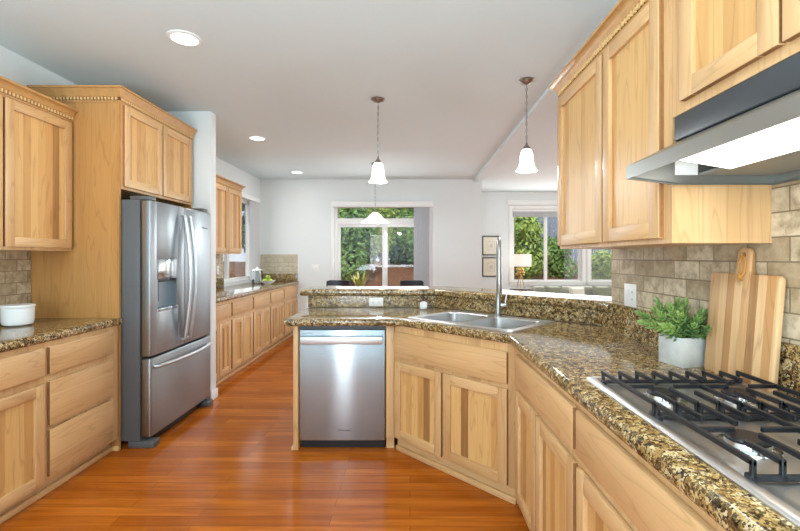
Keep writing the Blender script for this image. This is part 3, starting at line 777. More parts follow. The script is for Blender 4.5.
# countertop with sink hole
ux = Vector((1, -1)).normalized(); uy = Vector((1, 1)).normalized()
A = Vector((-.13, 2.96)); FS = 2.862
sc0 = Vector((-.03, 2.965+.03)) # left front corner of the sink rim
SKW, SKD = .838, .559
def sk_pt(a, b): p = sc0+ux*a+uy*b; return (p.x, p.y)
hole = [sk_pt(.02, .02), sk_pt(SKW-.02, .02), sk_pt(SKW-.02, SKD-.02), sk_pt(.02, SKD-.02)]
yc = 2.925; CX = .535
out = [(-.86, yc), (FS-yc, yc), (CX, FS-CX), (CX, .45), (XR-.002, .45), (XR-.002, 2.49), (fa[1][0]-.003, fa[1][1]-.002), (fa[0][0]-.002, fa[0][1]-.003), (-.86, yF-.003)]
sl = MB(); slab(sl, out, TB, T, .018, [hole])
tag(sl.build('countertop', M['granite'], loc=(.3, 2.6, TB)), 'large angled granite countertop with the sink and the gas cooktop', 'countertop')
# granite splash behind (peninsula, slanted, right wall)
gs = MB()
fi = bar_path(-.02)
gs.prism([(-.86, yF-.021), (fi[0][0], fi[0][1]), (fi[1][0], fi[1][1]), (XR-.02, .45), (XR-.001, .45), (XR-.001, 2.49), (fa[1][0]-.001, fa[1][1]-.0005), (fa[0][0]-.0005, fa[0][1]-.001), (-.86, yF-.001)], T+.001, 1.021)
gs.box(XR-.02, XR-.001, .45, 2.489, 1.0211, 1.085)
tag(gs.build('granite_backsplash', M['granite'], loc=(.3, 3.2, T)), 'brown granite backsplash running below the raised bar and along the right wall', 'backsplash')
bi, bo = bar_path(-.045), bar_path(.33)
bt = MB(); slab(bt, [(-.925, yF-.045), bi[0], (bi[1][0]+.02, bi[1][1]-.02), (XR-.025, 2.495), (XR+.33, 2.495), bo[1], bo[0], (-.925, yF+.33)], 1.023, 1.08, .02)
tag(bt.build('bar_top', M['granite'], loc=(.3, 3.6, 1.022)), 'raised granite breakfast bar top behind the sink', 'countertop')
tag(MB().box(XR-.009, XR-.0005, .3, 2.488, 1.0855, 1.80).build('tile_backsplash', M['tile_y']), 'tan stone tile backsplash on the right wall behind the cutting board', 'backsplash')

# ---- sink
SKR = thing('kitchen_sink', 'double bowl stainless drop-in sink set diagonally in the granite', 'sink', (sc0.x, sc0.y, T), R(-45))
rim = MB()
r0 = .012
def rr(x0, x1, y0, y1, r, n=6):
    pts = []
    for cx, cy, a0 in ((x1-r, y1-r, 0), (x0+r, y1-r, 90), (x0+r, y0+r, 180), (x1-r, y0+r, 270)):
        for k in range(n+1):
            a = R(a0+90*k/n); pts.append((cx+r*math.cos(a), cy+r*math.sin(a)))
    return pts
bowls = [(.045, .405, .045, .46), (.433, .793, .045, .46)]
bm = rim.bm
outer = [bm.verts.new((x, y, .002)) for x, y in rr(0, SKW, 0, SKD, .03)]
outer2 = [bm.verts.new((x, y, .0008)) for x, y in rr(0, SKW, 0, SKD, .03)]
outer3 = [bm.verts.new((x, y, .006)) for x, y in rr(.006, SKW-.006, .006, SKD-.006, .026)]
for a, b in ((outer2, outer), (outer, outer3)):
    for i in range(len(a)):
        j = (i+1) % len(a); bm.faces.new([a[i], a[j], b[j], b[i]])
loops = [outer3]
for (x0, x1, y0, y1) in bowls: loops.append([bm.verts.new((x, y, .006)) for x, y in rr(x0, x1, y0, y1, .06)])
es = []
for lp in loops:
    for i in range(len(lp)):
        v, w = lp[i], lp[(i+1) % len(lp)]; es.append(bm.edges.get((v, w)) or bm.edges.new((v, w)))
bmesh.ops.triangle_fill(bm, use_beauty=True, use_dissolve=False, edges=es)
rim.build('rim', M['sink_steel'], SKR)
for (x0, x1, y0, y1) in bowls:
    b = MB()
    rings = [[(x, y, z) for x, y in rr(x0+d, x1-d, y0+d, y1-d, r)] for d, z, r in ((0, .006, .06), (.004, .001, .058), (.008, -.08, .055), (.012, -.15, .055), (.03, -.18, .05), (.06, -.188, .04), (.13, -.192, .02))]
    b.loft(rings, 0, True, False)
    f = b.bm.faces.new([v for v in b.bm.verts][-28:])
    bo_ = b.build('bowl', M['sink_steel'], SKR)
    md = MB(); md.lathe([(0, -.187), (.03, -.187), (.044, -.1885), (.046, -.1915)], ((x0+x1)/2, (y0+y1)/2, 0)); md.build('drain', M['chrome'], bo_)
# ---- faucet
fp_ = sc0+ux*.42+uy*.51
FC = thing('faucet', 'tall gooseneck pull-down faucet behind the double sink', 'faucet', (fp_.x, fp_.y, T+.0065), R(-9))
fbm = MB(); fbm.lathe([(0, 0), (.028, 0), (.028, .006), (.022, .012), (.021, .10), (.019, .115), (.016, .13), (0, .13)]); fbm.build('base', M['nickel'], FC)
nk = MB(); pts = [(0, 0, .12), (0, 0, .3), (0, 0, .43)]
for k in range(1, 13):
    a = math.pi*k/12; pts.append((0, -.075+.075*math.cos(a), .46+.075*math.sin(a)*1.1))
pts.append((0, -.15, .42)); nk.tube(pts, .015, 12); nk.build('gooseneck', M['nickel'], FC)
sp = MB(); sp.lathe([(0, .17), (.017, .17), (.02, .18), (.019, .30), (.016, .33), (.0135, .42), (0, .42)], (0, -.15, 0)); sp.build('spray_head', M['nickel'], FC)
hl = MB(); hl.tube([(.015, 0, .075), (.055, 0, .078)], .014, 12); hl.tube([(.05, 0, .078), (.056, 0, .12), (.06, .0, .15)], [.008, .006, .006], 8); hl.build('lever', M['chrome'], FC)
# ---- soap bottle
SB = thing('soap_bottle', 'small glass soap pump bottle on the counter left of the sink', 'bottle', (.11, 3.50, T+.0005))
MB().lathe([(0, 0), (.028, 0), (.031, .004), (.031, .045), (.026, .055), (.012, .06), (.012, .065), (0, .065)], seg=24).build('bottle', plain('milky_glass', srgb(226, 230, 230), .1), SB)
pm = MB(); pm.lathe([(0, .065), (.013, .065), (.013, .077), (.005, .079), (.005, .10), (0, .10)], seg=16); pm.box(-.034, .008, -.006, .006, .098, .107, 0, .002); pm.build('pump', M['black_metal'], SB)
# ---- outlets and switches
def plate(label, loc, rz, kind='outlet', w=.118, h=.072, rot90=False, gang=2, name='wall_outlet'):
    t = thing(name, label, 'outlet' if kind == 'outlet' else 'switch', loc, rz)
    MB().box(-w/2, w/2, -.006, 0, -h/2, h/2, 0, .003).build('cover_plate', M['white_plastic'], t)
    if kind == 'outlet':
        for s in (-1, 1):
            m = MB()
            cx, cz = (s*w*.22, 0) if gang == 2 else (0, s*h*.22)
            m.box(cx-.014, cx+.014, -.008, -.0062, cz-.017, cz+.017, 0, .0008); p = m.build('socket', M['white_trim'], t)
            sl_ = MB(); sl_.box(cx-.007, cx-.005, -.0085, -.0081, cz-.006, cz+.006); sl_.box(cx+.005, cx+.007, -.0085, -.0081, cz-.006, cz+.006); sl_.build('slot', M['dark_slot'], p)
    else:
        for s in range(gang):
            cx = (s-(gang-1)/2)*.046
            m = MB(); m.box(cx-.016, cx+.016, -.009, -.0062, -.033, .033, 0, .001); m.build('rocker', M['white_trim'], t)
    return t
plate('white horizontal outlet in the granite splash under the bar', (-.285, yF-.0215, .972), 0)
cp = thing('wall_outlet', 'white double outlet and switch plate on the right tile wall', 'outlet', (XR-.0095, 2.27, 1.148), M90)
MB().box(-.06, .06, -.006, 0, -.06, .06, 0, .003).build('cover_plate', M['white_plastic'], cp)
m = MB(); m.box(-.042, -.012, -.009, -.0062, -.034, .034, 0, .001); m.build('rocker', M['white_trim'], cp)
for s in (-1, 1):
    m = MB(); m.box(.012, .042, -.0085, -.0062, s*.019-.015, s*.019+.015, 0, .001); p = m.build('socket', M['white_trim'], cp)
    q = MB(); q.box(.021, .023, -.009, -.0086, s*.019-.005, s*.019+.005); q.box(.031, .033, -.009, -.0086, s*.019-.005, s*.019+.005); q.build('slot', M['dark_slot'], p)
plate('white light switch on the back wall left of the patio door', (-1.68, YB-.0005, 1.155), 0, 'switch', .118, .118, gang=2, name='light_switch')
plate('white outlet on the far left tiles beside the small window', (XL+.0095, 5.9, 1.17), L90, 'outlet', .072, .118, gang=1)

# ---- right wall cabinets
UF = .845
upper_cabinet('tall wooden wall cabinet with two doors left of the range hood', (UF, 2.42, 1.395), M90, 1.033, .328, .885,
              [(.012, .562), (.576, .992)], [(0, .31), (0, 0), (1.033, 0)])
upper_cabinet('wooden wall cabinet above the range hood', (UF, 1.385, 1.797), M90, .79, .328, .483, [(.065, .42), (.43, .775)], [(0, 0), (.79, 0)], zd=(.03, .433))
# ---- range hood
HD = thing('range_hood', 'stainless under-cabinet range hood with a charcoal band and lit lens', 'range hood', (.69, 1.372, 1.58), M90)
HW = .76
MB().box(.0, HW, .152, .475, .137, .2155, 0, .005, 3).build('control_band', M['charcoal'], HD)
cn = MB()   # canopy shell: slanted front, top, two ends, back
prof = [(0, .018), (0, .058), (.16, .136), (.475, .136), (.475, 0), (.15, 0)]
inn = [(.010, .024), (.010, .050), (.16, .124), (.465, .124), (.465, .006), (.15, .006)]
cn.loft([[(0, y, z) for y, z in prof], [(HW, y, z) for y, z in prof]], 0, True, False)
cn.loft([[(.008, y, z) for y, z in inn], [(HW-.008, y, z) for y, z in inn]], 0, True, False)
bm = cn.bm; bm.verts.ensure_lookup_table()
# remove the bottom strips of both shells so that the hood is open below, then close end faces
def kill(cond):
    fs_ = [f for f in bm.faces if cond(f)]
    bmesh.ops.delete(bm, geom=fs_, context='FACES_ONLY')
kill(lambda f: all(abs(v.co.z) < .03 for v in f.verts) and f.calc_center_median().y < .14)
kill(lambda f: all(abs(v.co.z) < .01 for v in f.verts))
for x, p in ((0, prof), (HW, prof), (.008, inn), (HW-.008, inn)):
    bm.faces.new([bm.verts.new((x, y, z)) for y, z in p])
for x0, x1 in ((0, .008), (HW-.008, HW)):
    cn.loft([[(x0, 0, .018), (x0, .15, 0), (x0, .475, 0)], [(x1, .0, .018), (x1, .15, 0), (x1, .475, 0)]], 0, False, False)
cn.loft([[(0, 0, .018), (0, .010, .024)], [(HW, 0, .018), (HW, .010, .024)]], 0, False, False)
cno = cn.build('canopy', plain('hood_satin_steel', srgb(152, 153, 148), .38, .85), HD)
HI = plain('hood_inner_metal', srgb(150, 152, 148), .45, .4)
MB().box(.012, HW-.012, .225, .462, .028, .036).build('grease_filter', HI, HD)
ln = MB(); ln.loft([[(x, .055, .048), (x, .22, .020), (x, .22, .075), (x, .055, .066)] for x in (.15, .16, HW-.06, HW-.05)])
lno = ln.build('lamp_lens', M['hood_lens'], HD)
MB().box(.0085, .0095, .150, .222, .03, .092).build('label', M['paper'], HD)
light('hood_lamp', 'AREA', (.83, 1.0, 1.588), 1.4, (1, .96, .9), (0, 0, 0), .12, .5)

# ---- cooktop
CT = thing('gas_cooktop', 'stainless gas cooktop with black cast iron grates on the right counter', 'cooktop', (.87, 1.055, T+.0005))
cx0, cx1, cy0, cy1 = .605, 1.103, .62, 1.490; z0 = T+.0005
tr = MB()
rings = [[(x, y, z) for x, y in rr(cx0+d, cx1-d, cy0+d, cy1-d, max(.008, .02-d))] for d, z in ((0, z0), (0, z0+.004), (.003, z0+.008), (.006, z0+.0095), (.024, z0+.010), (.028, z0+.009), (.036, z0+.003), (.06, z0+.0025))]
tr.loft(rings); tr.build('tray', M['steel_y'], CT, world=True)
gx = [.638+k*.0555 for k in range(9)]
GT = z0+.047
for (ya, yb) in ((1.118, 1.425), (.795, 1.112)):
    g = MB(); ym = (ya+yb)/2; h = .013; w = .0045
    def bar(x, p, q, e0=True, e1=True):
        g.box(x-w, x+w, p, q, GT-h, GT, 0, .0018, 1)
    for i, x in enumerate(gx):
        if i in (0, 4, 8): bar(x, ya, yb)
        elif i in (2, 6): bar(x, ya, ym-.032); bar(x, ym+.032, yb)
        else: bar(x, ya, ya+.095); bar(x, yb-.095, yb)
        for y in (ya+.005, yb-.005): g.box(x-w, x+w, y-.005, y+.005, GT-.036, GT-.002, 0, .0015, 1)
    for y in (ya+.005, yb-.005): g.box(gx[0]-w, gx[-1]+w, y-.005, y+.005, GT-.042, GT-.030, 0, .002, 1)
    for s in (0, 1):
        a, b = (gx[0], gx[4]) if s == 0 else (gx[4], gx[8]); mid = gx[2] if s == 0 else gx[6]
        g.box(a, mid-.030, ym-w, ym+w, GT-h, GT-.001, 0, .0018, 1); g.box(mid+.030, b, ym-w, ym+w, GT-h, GT-.001, 0, .0018, 1)
    for x in (gx[0], gx[8]):
        for y in (ya+.01, yb-.01): g.box(x-.007, x+.007, y-.009, y+.009, z0+.0035, GT-.03, 0, .002, 1)
    g.build('grate', M['iron'], CT, world=True)
    for x in (gx[2], gx[6]):
        b = MB(); b.lathe([(0, z0+.003), (.062, z0+.003), (.060, z0+.006), (.045, z0+.008), (.043, z0+.018), (0, z0+.018)], (x, ym, 0)); bo_ = b.build('burner', M['chrome'], CT, world=True)
        c = MB(); c.lathe([(0, z0+.0182), (.040, z0+.0182), (.042, z0+.021), (.038, z0+.026), (0, z0+.027)], (x, ym, 0))
        co = c.build('burner_cap', M['iron'], CT, world=True); co.parent = bo_
# ---- cutting board
CB = bpy.data.objects.new('cutting_board', None); C.objects.link(CB); CB.empty_display_size = .05
tag(CB, 'striped wooden cutting board with a handle leaning on the right tile wall', 'cutting board')
CB.location = (1.108, 1.472, T+.001); CB.rotation_euler = (R(-4.6), 0, M90)
bw, bh = .152, .365
ol = [(-bw, .008), (-bw+.008, 0), (bw-.008, 0), (bw, .008)]
for k in range(5): a = R(90*k/4); ol.append((bw-.016+.016*math.cos(a), bh-.016+.016*math.sin(a)))
ol += [(.040, bh), (.031, bh+.012), (.029, bh+.06)]
for k in range(1, 8): a = R(180*k/8); ol.append((.029*math.cos(a), bh+.065+.027*math.sin(a)))
ol += [(-.029, bh+.06), (-.031, bh+.012), (-.040, bh)]
for k in range(5): a = R(90+90*k/4); ol.append((-bw+.016+.016*math.cos(a), bh-.016+.016*math.sin(a)))
b = MB()
hl_ = [(.010*math.cos(R(30*k)), bh+.065+.010*math.sin(R(30*k))) for k in range(12)]
t_ = bmesh.new(); tm = MB(); tm.bm.free(); tm.bm = t_
slab(tm, ol, 0, .020, .003, [hl_], 2)
bmesh.ops.transform(t_, matrix=Matrix(((1, 0, 0, 0), (0, 0, 1, 0), (0, 1, 0, 0), (0, 0, 0, 1))), verts=t_.verts[:])
tm.build('board', M['board'], CB)
st = MB()
st.tube([(0, .010, bh+.067), (0, -.006, bh+.060), (-.012, -.006, bh+.035), (-.006, -.006, bh+.0), (.004, -.006, bh-.012), (.016, -.006, bh+.005), (.018, -.006, bh+.045), (.004, -.006, bh+.062), (0, .010, bh+.067)], .0035, 8)
st.ball((.001, -.008, bh-.008), .009, .006, .008); st.tube([(0, -.007, bh-.01), (-.008, -.006, bh-.024)], .0035, 6); st.tube([(0, -.007, bh-.01), (.010, -.006, bh-.022)], .0035, 6)
st.build('leather_strap', M['leather'], CB)
# ---- plant in concrete pot
PP = thing('potted_succulent', 'green succulent in a square pale concrete pot by the cutting board', 'plant', (1.080, 1.702, T+.0005), R(12))
q = .060; PH = .112
pt = MB(); rings = [[(x, y, z) for x, y in rr(-e, e, -e, e, .004, 2)] for e, z in ((q-.001, 0), (q, .002), (q, PH-.002), (q-.002, PH), (q-.010, PH), (q-.011, PH-.014))]
pt.loft(rings); pt.build('pot', M['concrete'], PP)
MB().box(-q+.012, q-.012, -q+.012, q-.012, PH-.0135, PH-.008).build('soil', M['soil'], PP)
fo = MB(); rn = random.Random(4)
def leaf(mb, base, d, up, ln, wd, th):
    d = d.normalized(); s = d.cross(up)
    if s.length < 1e-3: s = d.orthogonal()
    s.normalize(); n = s.cross(d)
    rings = []
    for u, wf in ((0, .35), (.25, .85), (.5, 1.0), (.78, .7), (1.0, .08)):
        c = base+d*ln*u+n*(ln*.18*u*u)
        rings.append([c+s*(wd*wf*math.cos(2*math.pi*k/6))+n*(th*wf*math.sin(2*math.pi*k/6)) for k in range(6)])
    mb.loft(rings)
stems = [(-.02, -.03, -.09, .0, .045), (.0, -.03, -.005, -.045, .075), (-.03, .0, -.075, .03, .10), (.01, .0, -.02, .0, .10), (.03, -.01, .03, -.02, .09), (.03, .02, .05, .0, .06), (-.01, .03, -.05, .03, .125),
         (-.035, -.02, -.14, .03, .055), (.03, -.03, .04, -.04, .045), (.01, -.035, .015, -.06, .04), (.02, .03, .02, .02, .105), (-.02, -.02, -.04, -.03, .085), (-.03, .03, -.10, .05, .08), (.035, .0, .06, -.02, .03), (.0, .02, -.005, .0, .13), (.02, -.02, .055, .0, .085), (-.02, .0, -.06, -.02, .12), (.0, -.04, -.04, -.05, .05), (.03, .03, .03, .02, .125)]
for (bx, by, tx, ty, tz) in stems:
    p0 = Vector((bx, by, PH-.01)); p1 = Vector((bx+tx*.4, by+ty*.4, PH+tz*.55)); p2 = Vector((bx+tx, by+ty, PH+tz))
    fo.tube([p0, p1, p2], [.005, .004, .003], 6)
    nL = 34
    for i in range(nL):
        u = .08+.92*i/(nL-1)
        c = p0.lerp(p1, u*2) if u < .5 else p1.lerp(p2, u*2-1)
        ax = ((p1-p0) if u < .5 else (p2-p1)).normalized()
        a = i*2.4; o1 = ax.orthogonal().normalized(); o1.rotate(Matrix.Rotation(a, 3, ax))
        spread = 1.25-.7*max(0, u-.55)/.45
        d = o1*spread+ax*(.35+.55*u)
        leaf(fo, c, d, ax, rn.uniform(.028, .040)*(1.1-.35*u), .0068, .0034)
fo.build('foliage', M['succulent'], PP, angle=80)
# ---- canister, bowl of apples, jar
CN = thing('canister', 'white ceramic canister with a lid on the left counter', 'canister', (-2.435, 2.67, T+.0005))
MB().lathe([(0, 0), (.062, 0), (.074, .008), (.080, .03), (.082, .108), (.078, .110), (0, .110)], seg=40).build('body', M['ceramic'], CN)
MB().lathe([(0, .1105), (.084, .1105), (.086, .114), (.086, .122), (.082, .127), (0, .129)], seg=40).build('lid', M['ceramic'], CN)
bx, by = -2.22, 6.72
BW = MB().lathe([(0, 0), (.05, 0), (.055, .006), (.095, .03), (.118, .055), (.114, .056), (.09, .034), (.05, .014), (0, .012)], (bx, by, T+.0005), 36).build('fruit_bowl', M['ceramic'], loc=(bx, by, T+.0005))
tag(BW, 'shallow white bowl holding green apples on the far left counter', 'bowl')
def apple(loc, label, r=.037):
    t = thing('apple', label, 'apple', loc, 0, 'green apples in the white bowl')
    MB().lathe([(0, -.72*r), (.35*r, -.86*r), (.8*r, -.55*r), (1.02*r, .05*r), (.92*r, .55*r), (.5*r, .86*r), (.2*r, .82*r), (0, .62*r)], (0, 0, .86*r), 20).build('flesh', M['apple'], t)
    s = MB(); s.tube([(0, 0, 1.4*r), (.006, 0, 1.95*r)], .002, 6); s.build('stem', M['bark'], t)
apple((bx-.042, by-.02, T+.0205), 'left green apple in the white bowl')
apple((bx+.042, by-.02, T+.0205), 'right green apple in the white bowl')
apple((bx, by+.05, T+.0215), 'rear green apple in the white bowl')
apple((bx, by-.0, T+.074), 'topmost green apple in the white bowl')
JR = thing('glass_jar', 'clear glass lidded jar beside the bowl of apples', 'jar', (-2.43, 6.85, T+.0005))
MB().lathe([(0, 0), (.075, 0), (.08, .005), (.08, .19), (.07, .205), (.066, .205), (.075, .188), (.075, .008), (0, .006)], seg=32).build('body', M['jar_glass'], JR)
ld_ = MB(); ld_.lathe([(0, .206), (.078, .206), (.08, .21), (.078, .22), (.03, .235), (.012, .24), (.018, .255), (.012, .268), (0, .27)], seg=32); ld_.build('lid', M['ceramic'], JR)

# ------------------------------------------------------------------ lamps
def downlight(x, y, label, power=4):
    t = thing('ceiling_light', label, 'ceiling light', (x, y, CEIL), 0, 'recessed ceiling lights')
    MB().lathe([(.075, -.0005), (.10, -.0005), (.10, -.006), (.092, -.010), (.078, -.010), (.075, -.004)], seg=36).build('trim_ring', M['white_trim'], t)
    MB().lathe([(0, -.006), (.076, -.006), (.076, -.002), (0, -.002)], seg=36).build('lens', M['lens_lit'], t)
    l = light('downlight', 'AREA', (x, y, CEIL-.014), power, (1, .96, .9), (0, 0, 0), .14, shape='DISK')
downlight(-1.41, 2.69, 'recessed round ceiling light nearest the camera, above the kitchen floor')
downlight(-1.76, 4.95, 'recessed round ceiling light in the middle of the row, beyond the partition')
downlight(-1.82, 6.93, 'recessed round ceiling light farthest from the camera, near the back wall', 1.5)
downlight(-.1, .9, 'added recessed fill light over the cooktop aisle, above the camera')  # unseen lamp, added for more light in the kitchen
downlight(-1.4, .3, 'added recessed fill light behind the camera on the left')  # also unseen, added to fill the near end of the room
def pendant(x, y, zb, label, wide=False):
    t = thing('pendant_lamp', label, 'pendant lamp', (x, y, CEIL), 0, 'pendant lamps')
    MB().lathe([(0, -.0005), (.062, -.0005), (.064, -.006), (.055, -.016), (.025, -.028), (.010, -.034), (0, -.036)], seg=32).build('canopy', M['nickel'], t)
    b = zb-CEIL
    hs = .165 if not wide else .145
    top = b+hs+.055
    ch = MB(); n = max(2, int((-.034-top)/.026)); stp = (-.034-top)/n
    for k in range(n):
        c = -.034-(k+.5)*stp; pts = []
        for j in range(9):
            a = 2*math.pi*j/8; r_ = (.0065*math.cos(a), .017*math.sin(a))
            pts.append((r_[0], 0, c+r_[1]) if k % 2 else (0, r_[0], c+r_[1]))
        ch.tube(pts, .0022, 5)
    ch.tube([(.003, .003, -.034), (-.003, -.003, (top-.034)/2), (.002, .002, top)], .002, 5)
    ch.build('chain', M['nickel'], t)
    MB().lathe([(0, top+.004), (.006, top), (.010, top-.02), (.020, top-.030), (.033, top-.052), (.030, top-.058), (0, top-.058)], seg=24).build('socket_cap', M['nickel'], t)
    if wide: pr = [(.03, hs), (.05, hs-.008), (.085, hs-.045), (.125, hs-.09), (.175, .022), (.205, .004), (.208, 0), (.2, .003), (.17, .02), (.12, hs-.095), (.08, hs-.05), (.03, hs-.008)]
    else: pr = [(.030, hs), (.040, hs-.012), (.048, hs-.04), (.054, .06), (.064, .025), (.078, .004), (.080, 0), (.074, .003), (.060, .026), (.05, .06), (.043, hs-.042), (.028, hs-.012)]
    MB().lathe([(r_, z+b) for r_, z in pr], seg=36).build('shade', M['shade_glass'], t)
    bl = MB(); bl.ball((0, 0, b+hs*.5), .026, .026, .034); bl.build('bulb', M['lens_lit'], t)
    light('pendant_bulb', 'POINT', (x, y, b+CEIL-.03), 15, (.88, .96, 1), size=.04)
pendant(-.277, 3.73, 2.0, 'bell shaded pendant lamp over the left half of the bar')
pendant(.903, 3.33, 2.017, 'bell shaded pendant lamp over the slanted right half of the bar')
pendant(-.51, 6.3, 1.855, 'wide shaded pendant lamp hanging over the dining table', True)

# ------------------------------------------------------------------ dining corner
TBL = thing('dining_table', 'dining table under the wide pendant lamp behind the bar', 'table', (-.55, 6.3, 0))
MB().box(-1.35, .25, 5.9, 6.7, .715, .745, 0, .005).build('tabletop', M['dark_wood'], TBL, world=True)
for sx in (-1.28, .18):
    for sy in (5.97, 6.63): MB().box(sx-.03, sx+.03, sy-.03, sy+.03, 0, .714, 0, .004).build('leg', M['dark_wood'], TBL, world=True)
def chair(x, y, label):
    t = thing('dining_chair', label, 'chair', (x, y, 0), 0, 'dining chairs behind the bar')
    MB().box(-.21, .21, -.22, .2, .44, .475, 0, .012).build('seat', M['black_metal'], t)
    for sx in (-.19, .19):
        m = MB(); m.tube([(sx, -.2, 0), (sx, -.2, .44)], .014, 8); m.build('leg', M['black_metal'], t)
        m = MB(); m.tube([(sx, .2, 0), (sx, .185, .44), (sx*.98, .215, .7), (sx*.96, .24, .93)], .014, 8); m.build('leg', M['black_metal'], t)
    m = MB(); rings = []
    for k in range(9):
        u = -1+k/4; yy = .245-.0*u-.03*(1-u*u)*-1
        e = .045 if abs(u) < .9 else .030
        rings.append([(u*.195, yy-.012, .915-e), (u*.195, yy+.012, .915-e), (u*.195, yy+.012, .915+e), (u*.195, yy-.012, .915+e)])
    m.loft(rings); m.build('top_rail', M['black_metal'], t)
    for z in (.62, .76):
        m = MB(); m.box(-.185, .185, .205+(z-.62)*.1, .222+(z-.62)*.1, z, z+.05, 0, .004); m.build('back_slat', M['black_metal'], t)
chair(-1.2, 6.95, 'dark metal dining chair on the left, by the left pane of the patio door')
chair(.03, 6.95, 'dark metal dining chair on the right, by the right pane of the patio door')
PL = thing('potted_agave', 'spiky yellow green plant in a pot on the dining table', 'plant', (-.755, 6.4, .7455))
MB().lathe([(0, 0), (.06, 0), (.07, .01), (.085, .13), (.08, .132), (.072, .12), (0, .118)], seg=28).build('pot', M['ceramic'], PL)
ag = MB(); rn = random.Random(9)
for k in range(16):
    a = k*2.4; tilt = .12+.028*k
    d = Vector((math.cos(a)*tilt, math.sin(a)*tilt, 1)); leaf(ag, Vector((math.cos(a)*.02, math.sin(a)*.02, .11)), d, Vector((math.cos(a), math.sin(a), .3)), rn.uniform(.2, .32), .020, .004)
ag.build('leaves', M['agave'], PL)

# ------------------------------------------------------------------ living room
SO = thing('sofa', 'pale grey sofa under the living room windows', 'sofa', (3.6, 8.55, 0))
MB().box(2.55, 4.95, 8.15, 8.98, .08, .30, 0, .03, 3).build('seat_base', M['sofa'], SO, world=True)
MB().box(2.55, 4.95, 8.75, 9.0, .30, .75, 0, .05, 3).build('backrest', M['sofa'], SO, world=True)
for a in (2.55, 4.75): MB().box(a, a+.2, 8.15, 8.75, .301, .56, 0, .04, 3).build('armrest', M['sofa'], SO, world=True)
for k in range(3): MB().box(2.752+k*.666, 2.752+k*.666+.664, 8.13, 8.745, .302, .43, 0, .035, 3).build('seat_cushion', M['sofa'], SO, world=True)
for a in (2.62, 4.88):
    for b in (8.22, 8.9): MB().box(a-.025, a+.025, b-.025, b+.025, 0, .079).build('leg', M['dark_wood'], SO, world=True)
def pillow(x, y, mat, label, s=.23, rz=0, z=.432):
    m = MB(); b2 = bmesh.new(); bmesh.ops.create_cube(b2, size=2); bmesh.ops.subdivide_edges(b2, edges=b2.edges[:], cuts=7, use_grid_fill=True)
    for v in b2.verts:
        u, w = v.co.x, v.co.z; th = (1-u**4)*(1-w**4)
        pin = 1-.10*(1-abs(u))*abs(w)-.0
        v.co = Vector((u*s*(1-.08*(1-w*w)*abs(u)), v.co.y*(.012+.075*max(th, 0)**.6), w*s*(1-.08*(1-u*u)*abs(w))))
    bmesh.ops.transform(b2, matrix=Matrix.Rotation(R(-14), 4, 'X'), verts=b2.verts[:])
    m.merge(b2)
    o = m.build('throw_pillow', mat); o.location = (x, y, z+s*.96); o.rotation_euler = (0, 0, rz)
    return tag(o, label, 'pillow', 'throw pillows on the sofa')
pillow(2.87, 8.58, M['sage'], 'sage green throw pillow at the left end of the sofa, beside the cream one', .175)
pillow(3.33, 8.56, M['cream_cloth'], 'cream throw pillow leaning on the sofa between two sage ones', .165, R(8))
pillow(3.83, 8.58, M['sage'], 'sage green throw pillow right of the cream one on the sofa', .175, R(-6))
pillow(4.32, 8.58, M['sage'], 'rightmost sage green throw pillow on the sofa, beside the tile wall', .18)
ET = thing('end_table', 'small end table under the gold lamp beside the sofa', 'table', (2.2, 8.55, 0))
MB().lathe([(0, .70), (.20, .70), (.205, .705), (.205, .725), (0, .725)], (0, 0, 0), 32).build('tabletop', M['dark_wood'], ET)
for k in range(3):
    a = 2.1*k+.5; m = MB(); m.tube([(.17*math.cos(a), .17*math.sin(a), 0), (.12*math.cos(a), .12*math.sin(a), .70)], .014, 8); m.build('leg', M['dark_wood'], ET)
LP = thing('table_lamp', 'gold tripod table lamp with a white drum shade in front of the window', 'lamp', (2.2, 8.55, .7255))
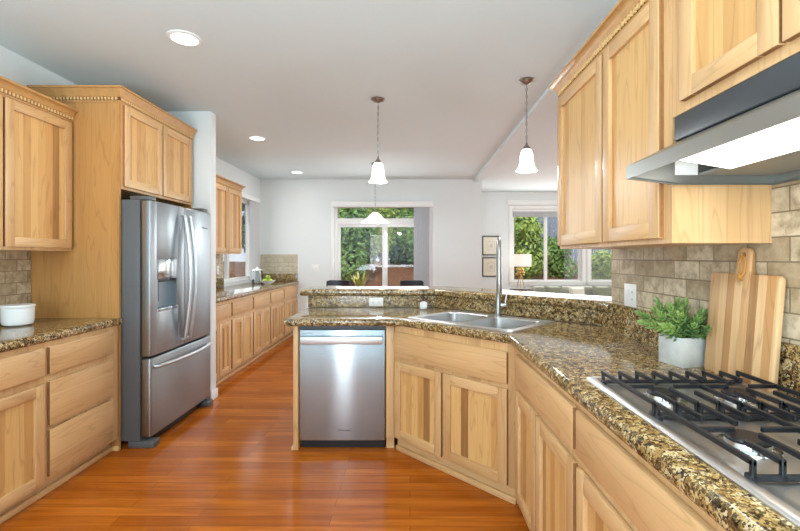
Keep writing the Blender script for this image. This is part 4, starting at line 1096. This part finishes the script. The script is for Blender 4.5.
for k in range(3):
    a = 2*math.pi*k/3+.3; m = MB(); m.tube([(.085*math.cos(a), .085*math.sin(a), 0.004), (.022*math.cos(a), .022*math.sin(a), .26)], [.006, .008], 8); m.build('leg', M['gold'], LP)
cl = MB(); rn = random.Random(6)
for k in range(26): cl.ball((rn.gauss(0, .035), rn.gauss(0, .03), .31+rn.uniform(-.07, .09)), *(rn.uniform(.02, .034),)*3, u=8, v=6)
cl.build('cluster_body', M['gold'], LP)
m = MB(); m.tube([(0, 0, .3), (0, 0, .70)], .006, 8); m.ball((0, 0, .715), .012, .012, .014); m.build('stem', M['gold'], LP)
MB().lathe([(.205, .44), (.205, .68), (.201, .68), (.201, .44), (.205, .44)], seg=40).build('lamp_shade', M['lampshade'], LP)
sp_ = MB()
for k in range(3):
    a = 2*math.pi*k/3; sp_.tube([(0, 0, .66), (.202*math.cos(a), .202*math.sin(a), .66)], .003, 6)
sp_.build('shade_spider', M['gold'], LP)
def picture(z0, label):
    t = thing('picture_frame', label, 'picture', (1.71, YL-.002, z0), 0, 'framed prints on the living room wall')
    f_ = MB(); rect_frame(f_, 'x', -.19, .19, 0, .41, -.022, -.0005, .022, .002); f_.build('frame', M['frame_dark'], t)
    MB().box(-.17, .17, -.010, -.004, .02, .39).build('mat_board', M['print_paper'], t)
    p = MB(); rect_frame(p, 'x', -.075, .075, .11, .30, -.0118, -.0103, .012, 0)
    p.ball((0, -.0112, .20), .035, .0012, .05, u=14, v=8); p.build('print', M['print_mat'], t)
picture(1.385, 'upper of the two dark framed prints on the living room wall')
picture(.935, 'lower of the two dark framed prints on the living room wall')
rb = thing('window_blind', 'raised grey blind at the top of the living room window', 'blind', (2.9, YL-.03, 2.24))
mb = MB()
for k in range(9): mb.box(2.18, 3.61, YL+.005, YL+.05, 2.20+k*.017, 2.20+k*.017+.012, bev=.002)
mb.build('slat_stack', M['blind'], rb, world=True)
MB().box(2.17, 3.62, YL+.003, YL+.055, 2.355-.04, 2.355).build('headrail', M['white_plastic'], rb, world=True)
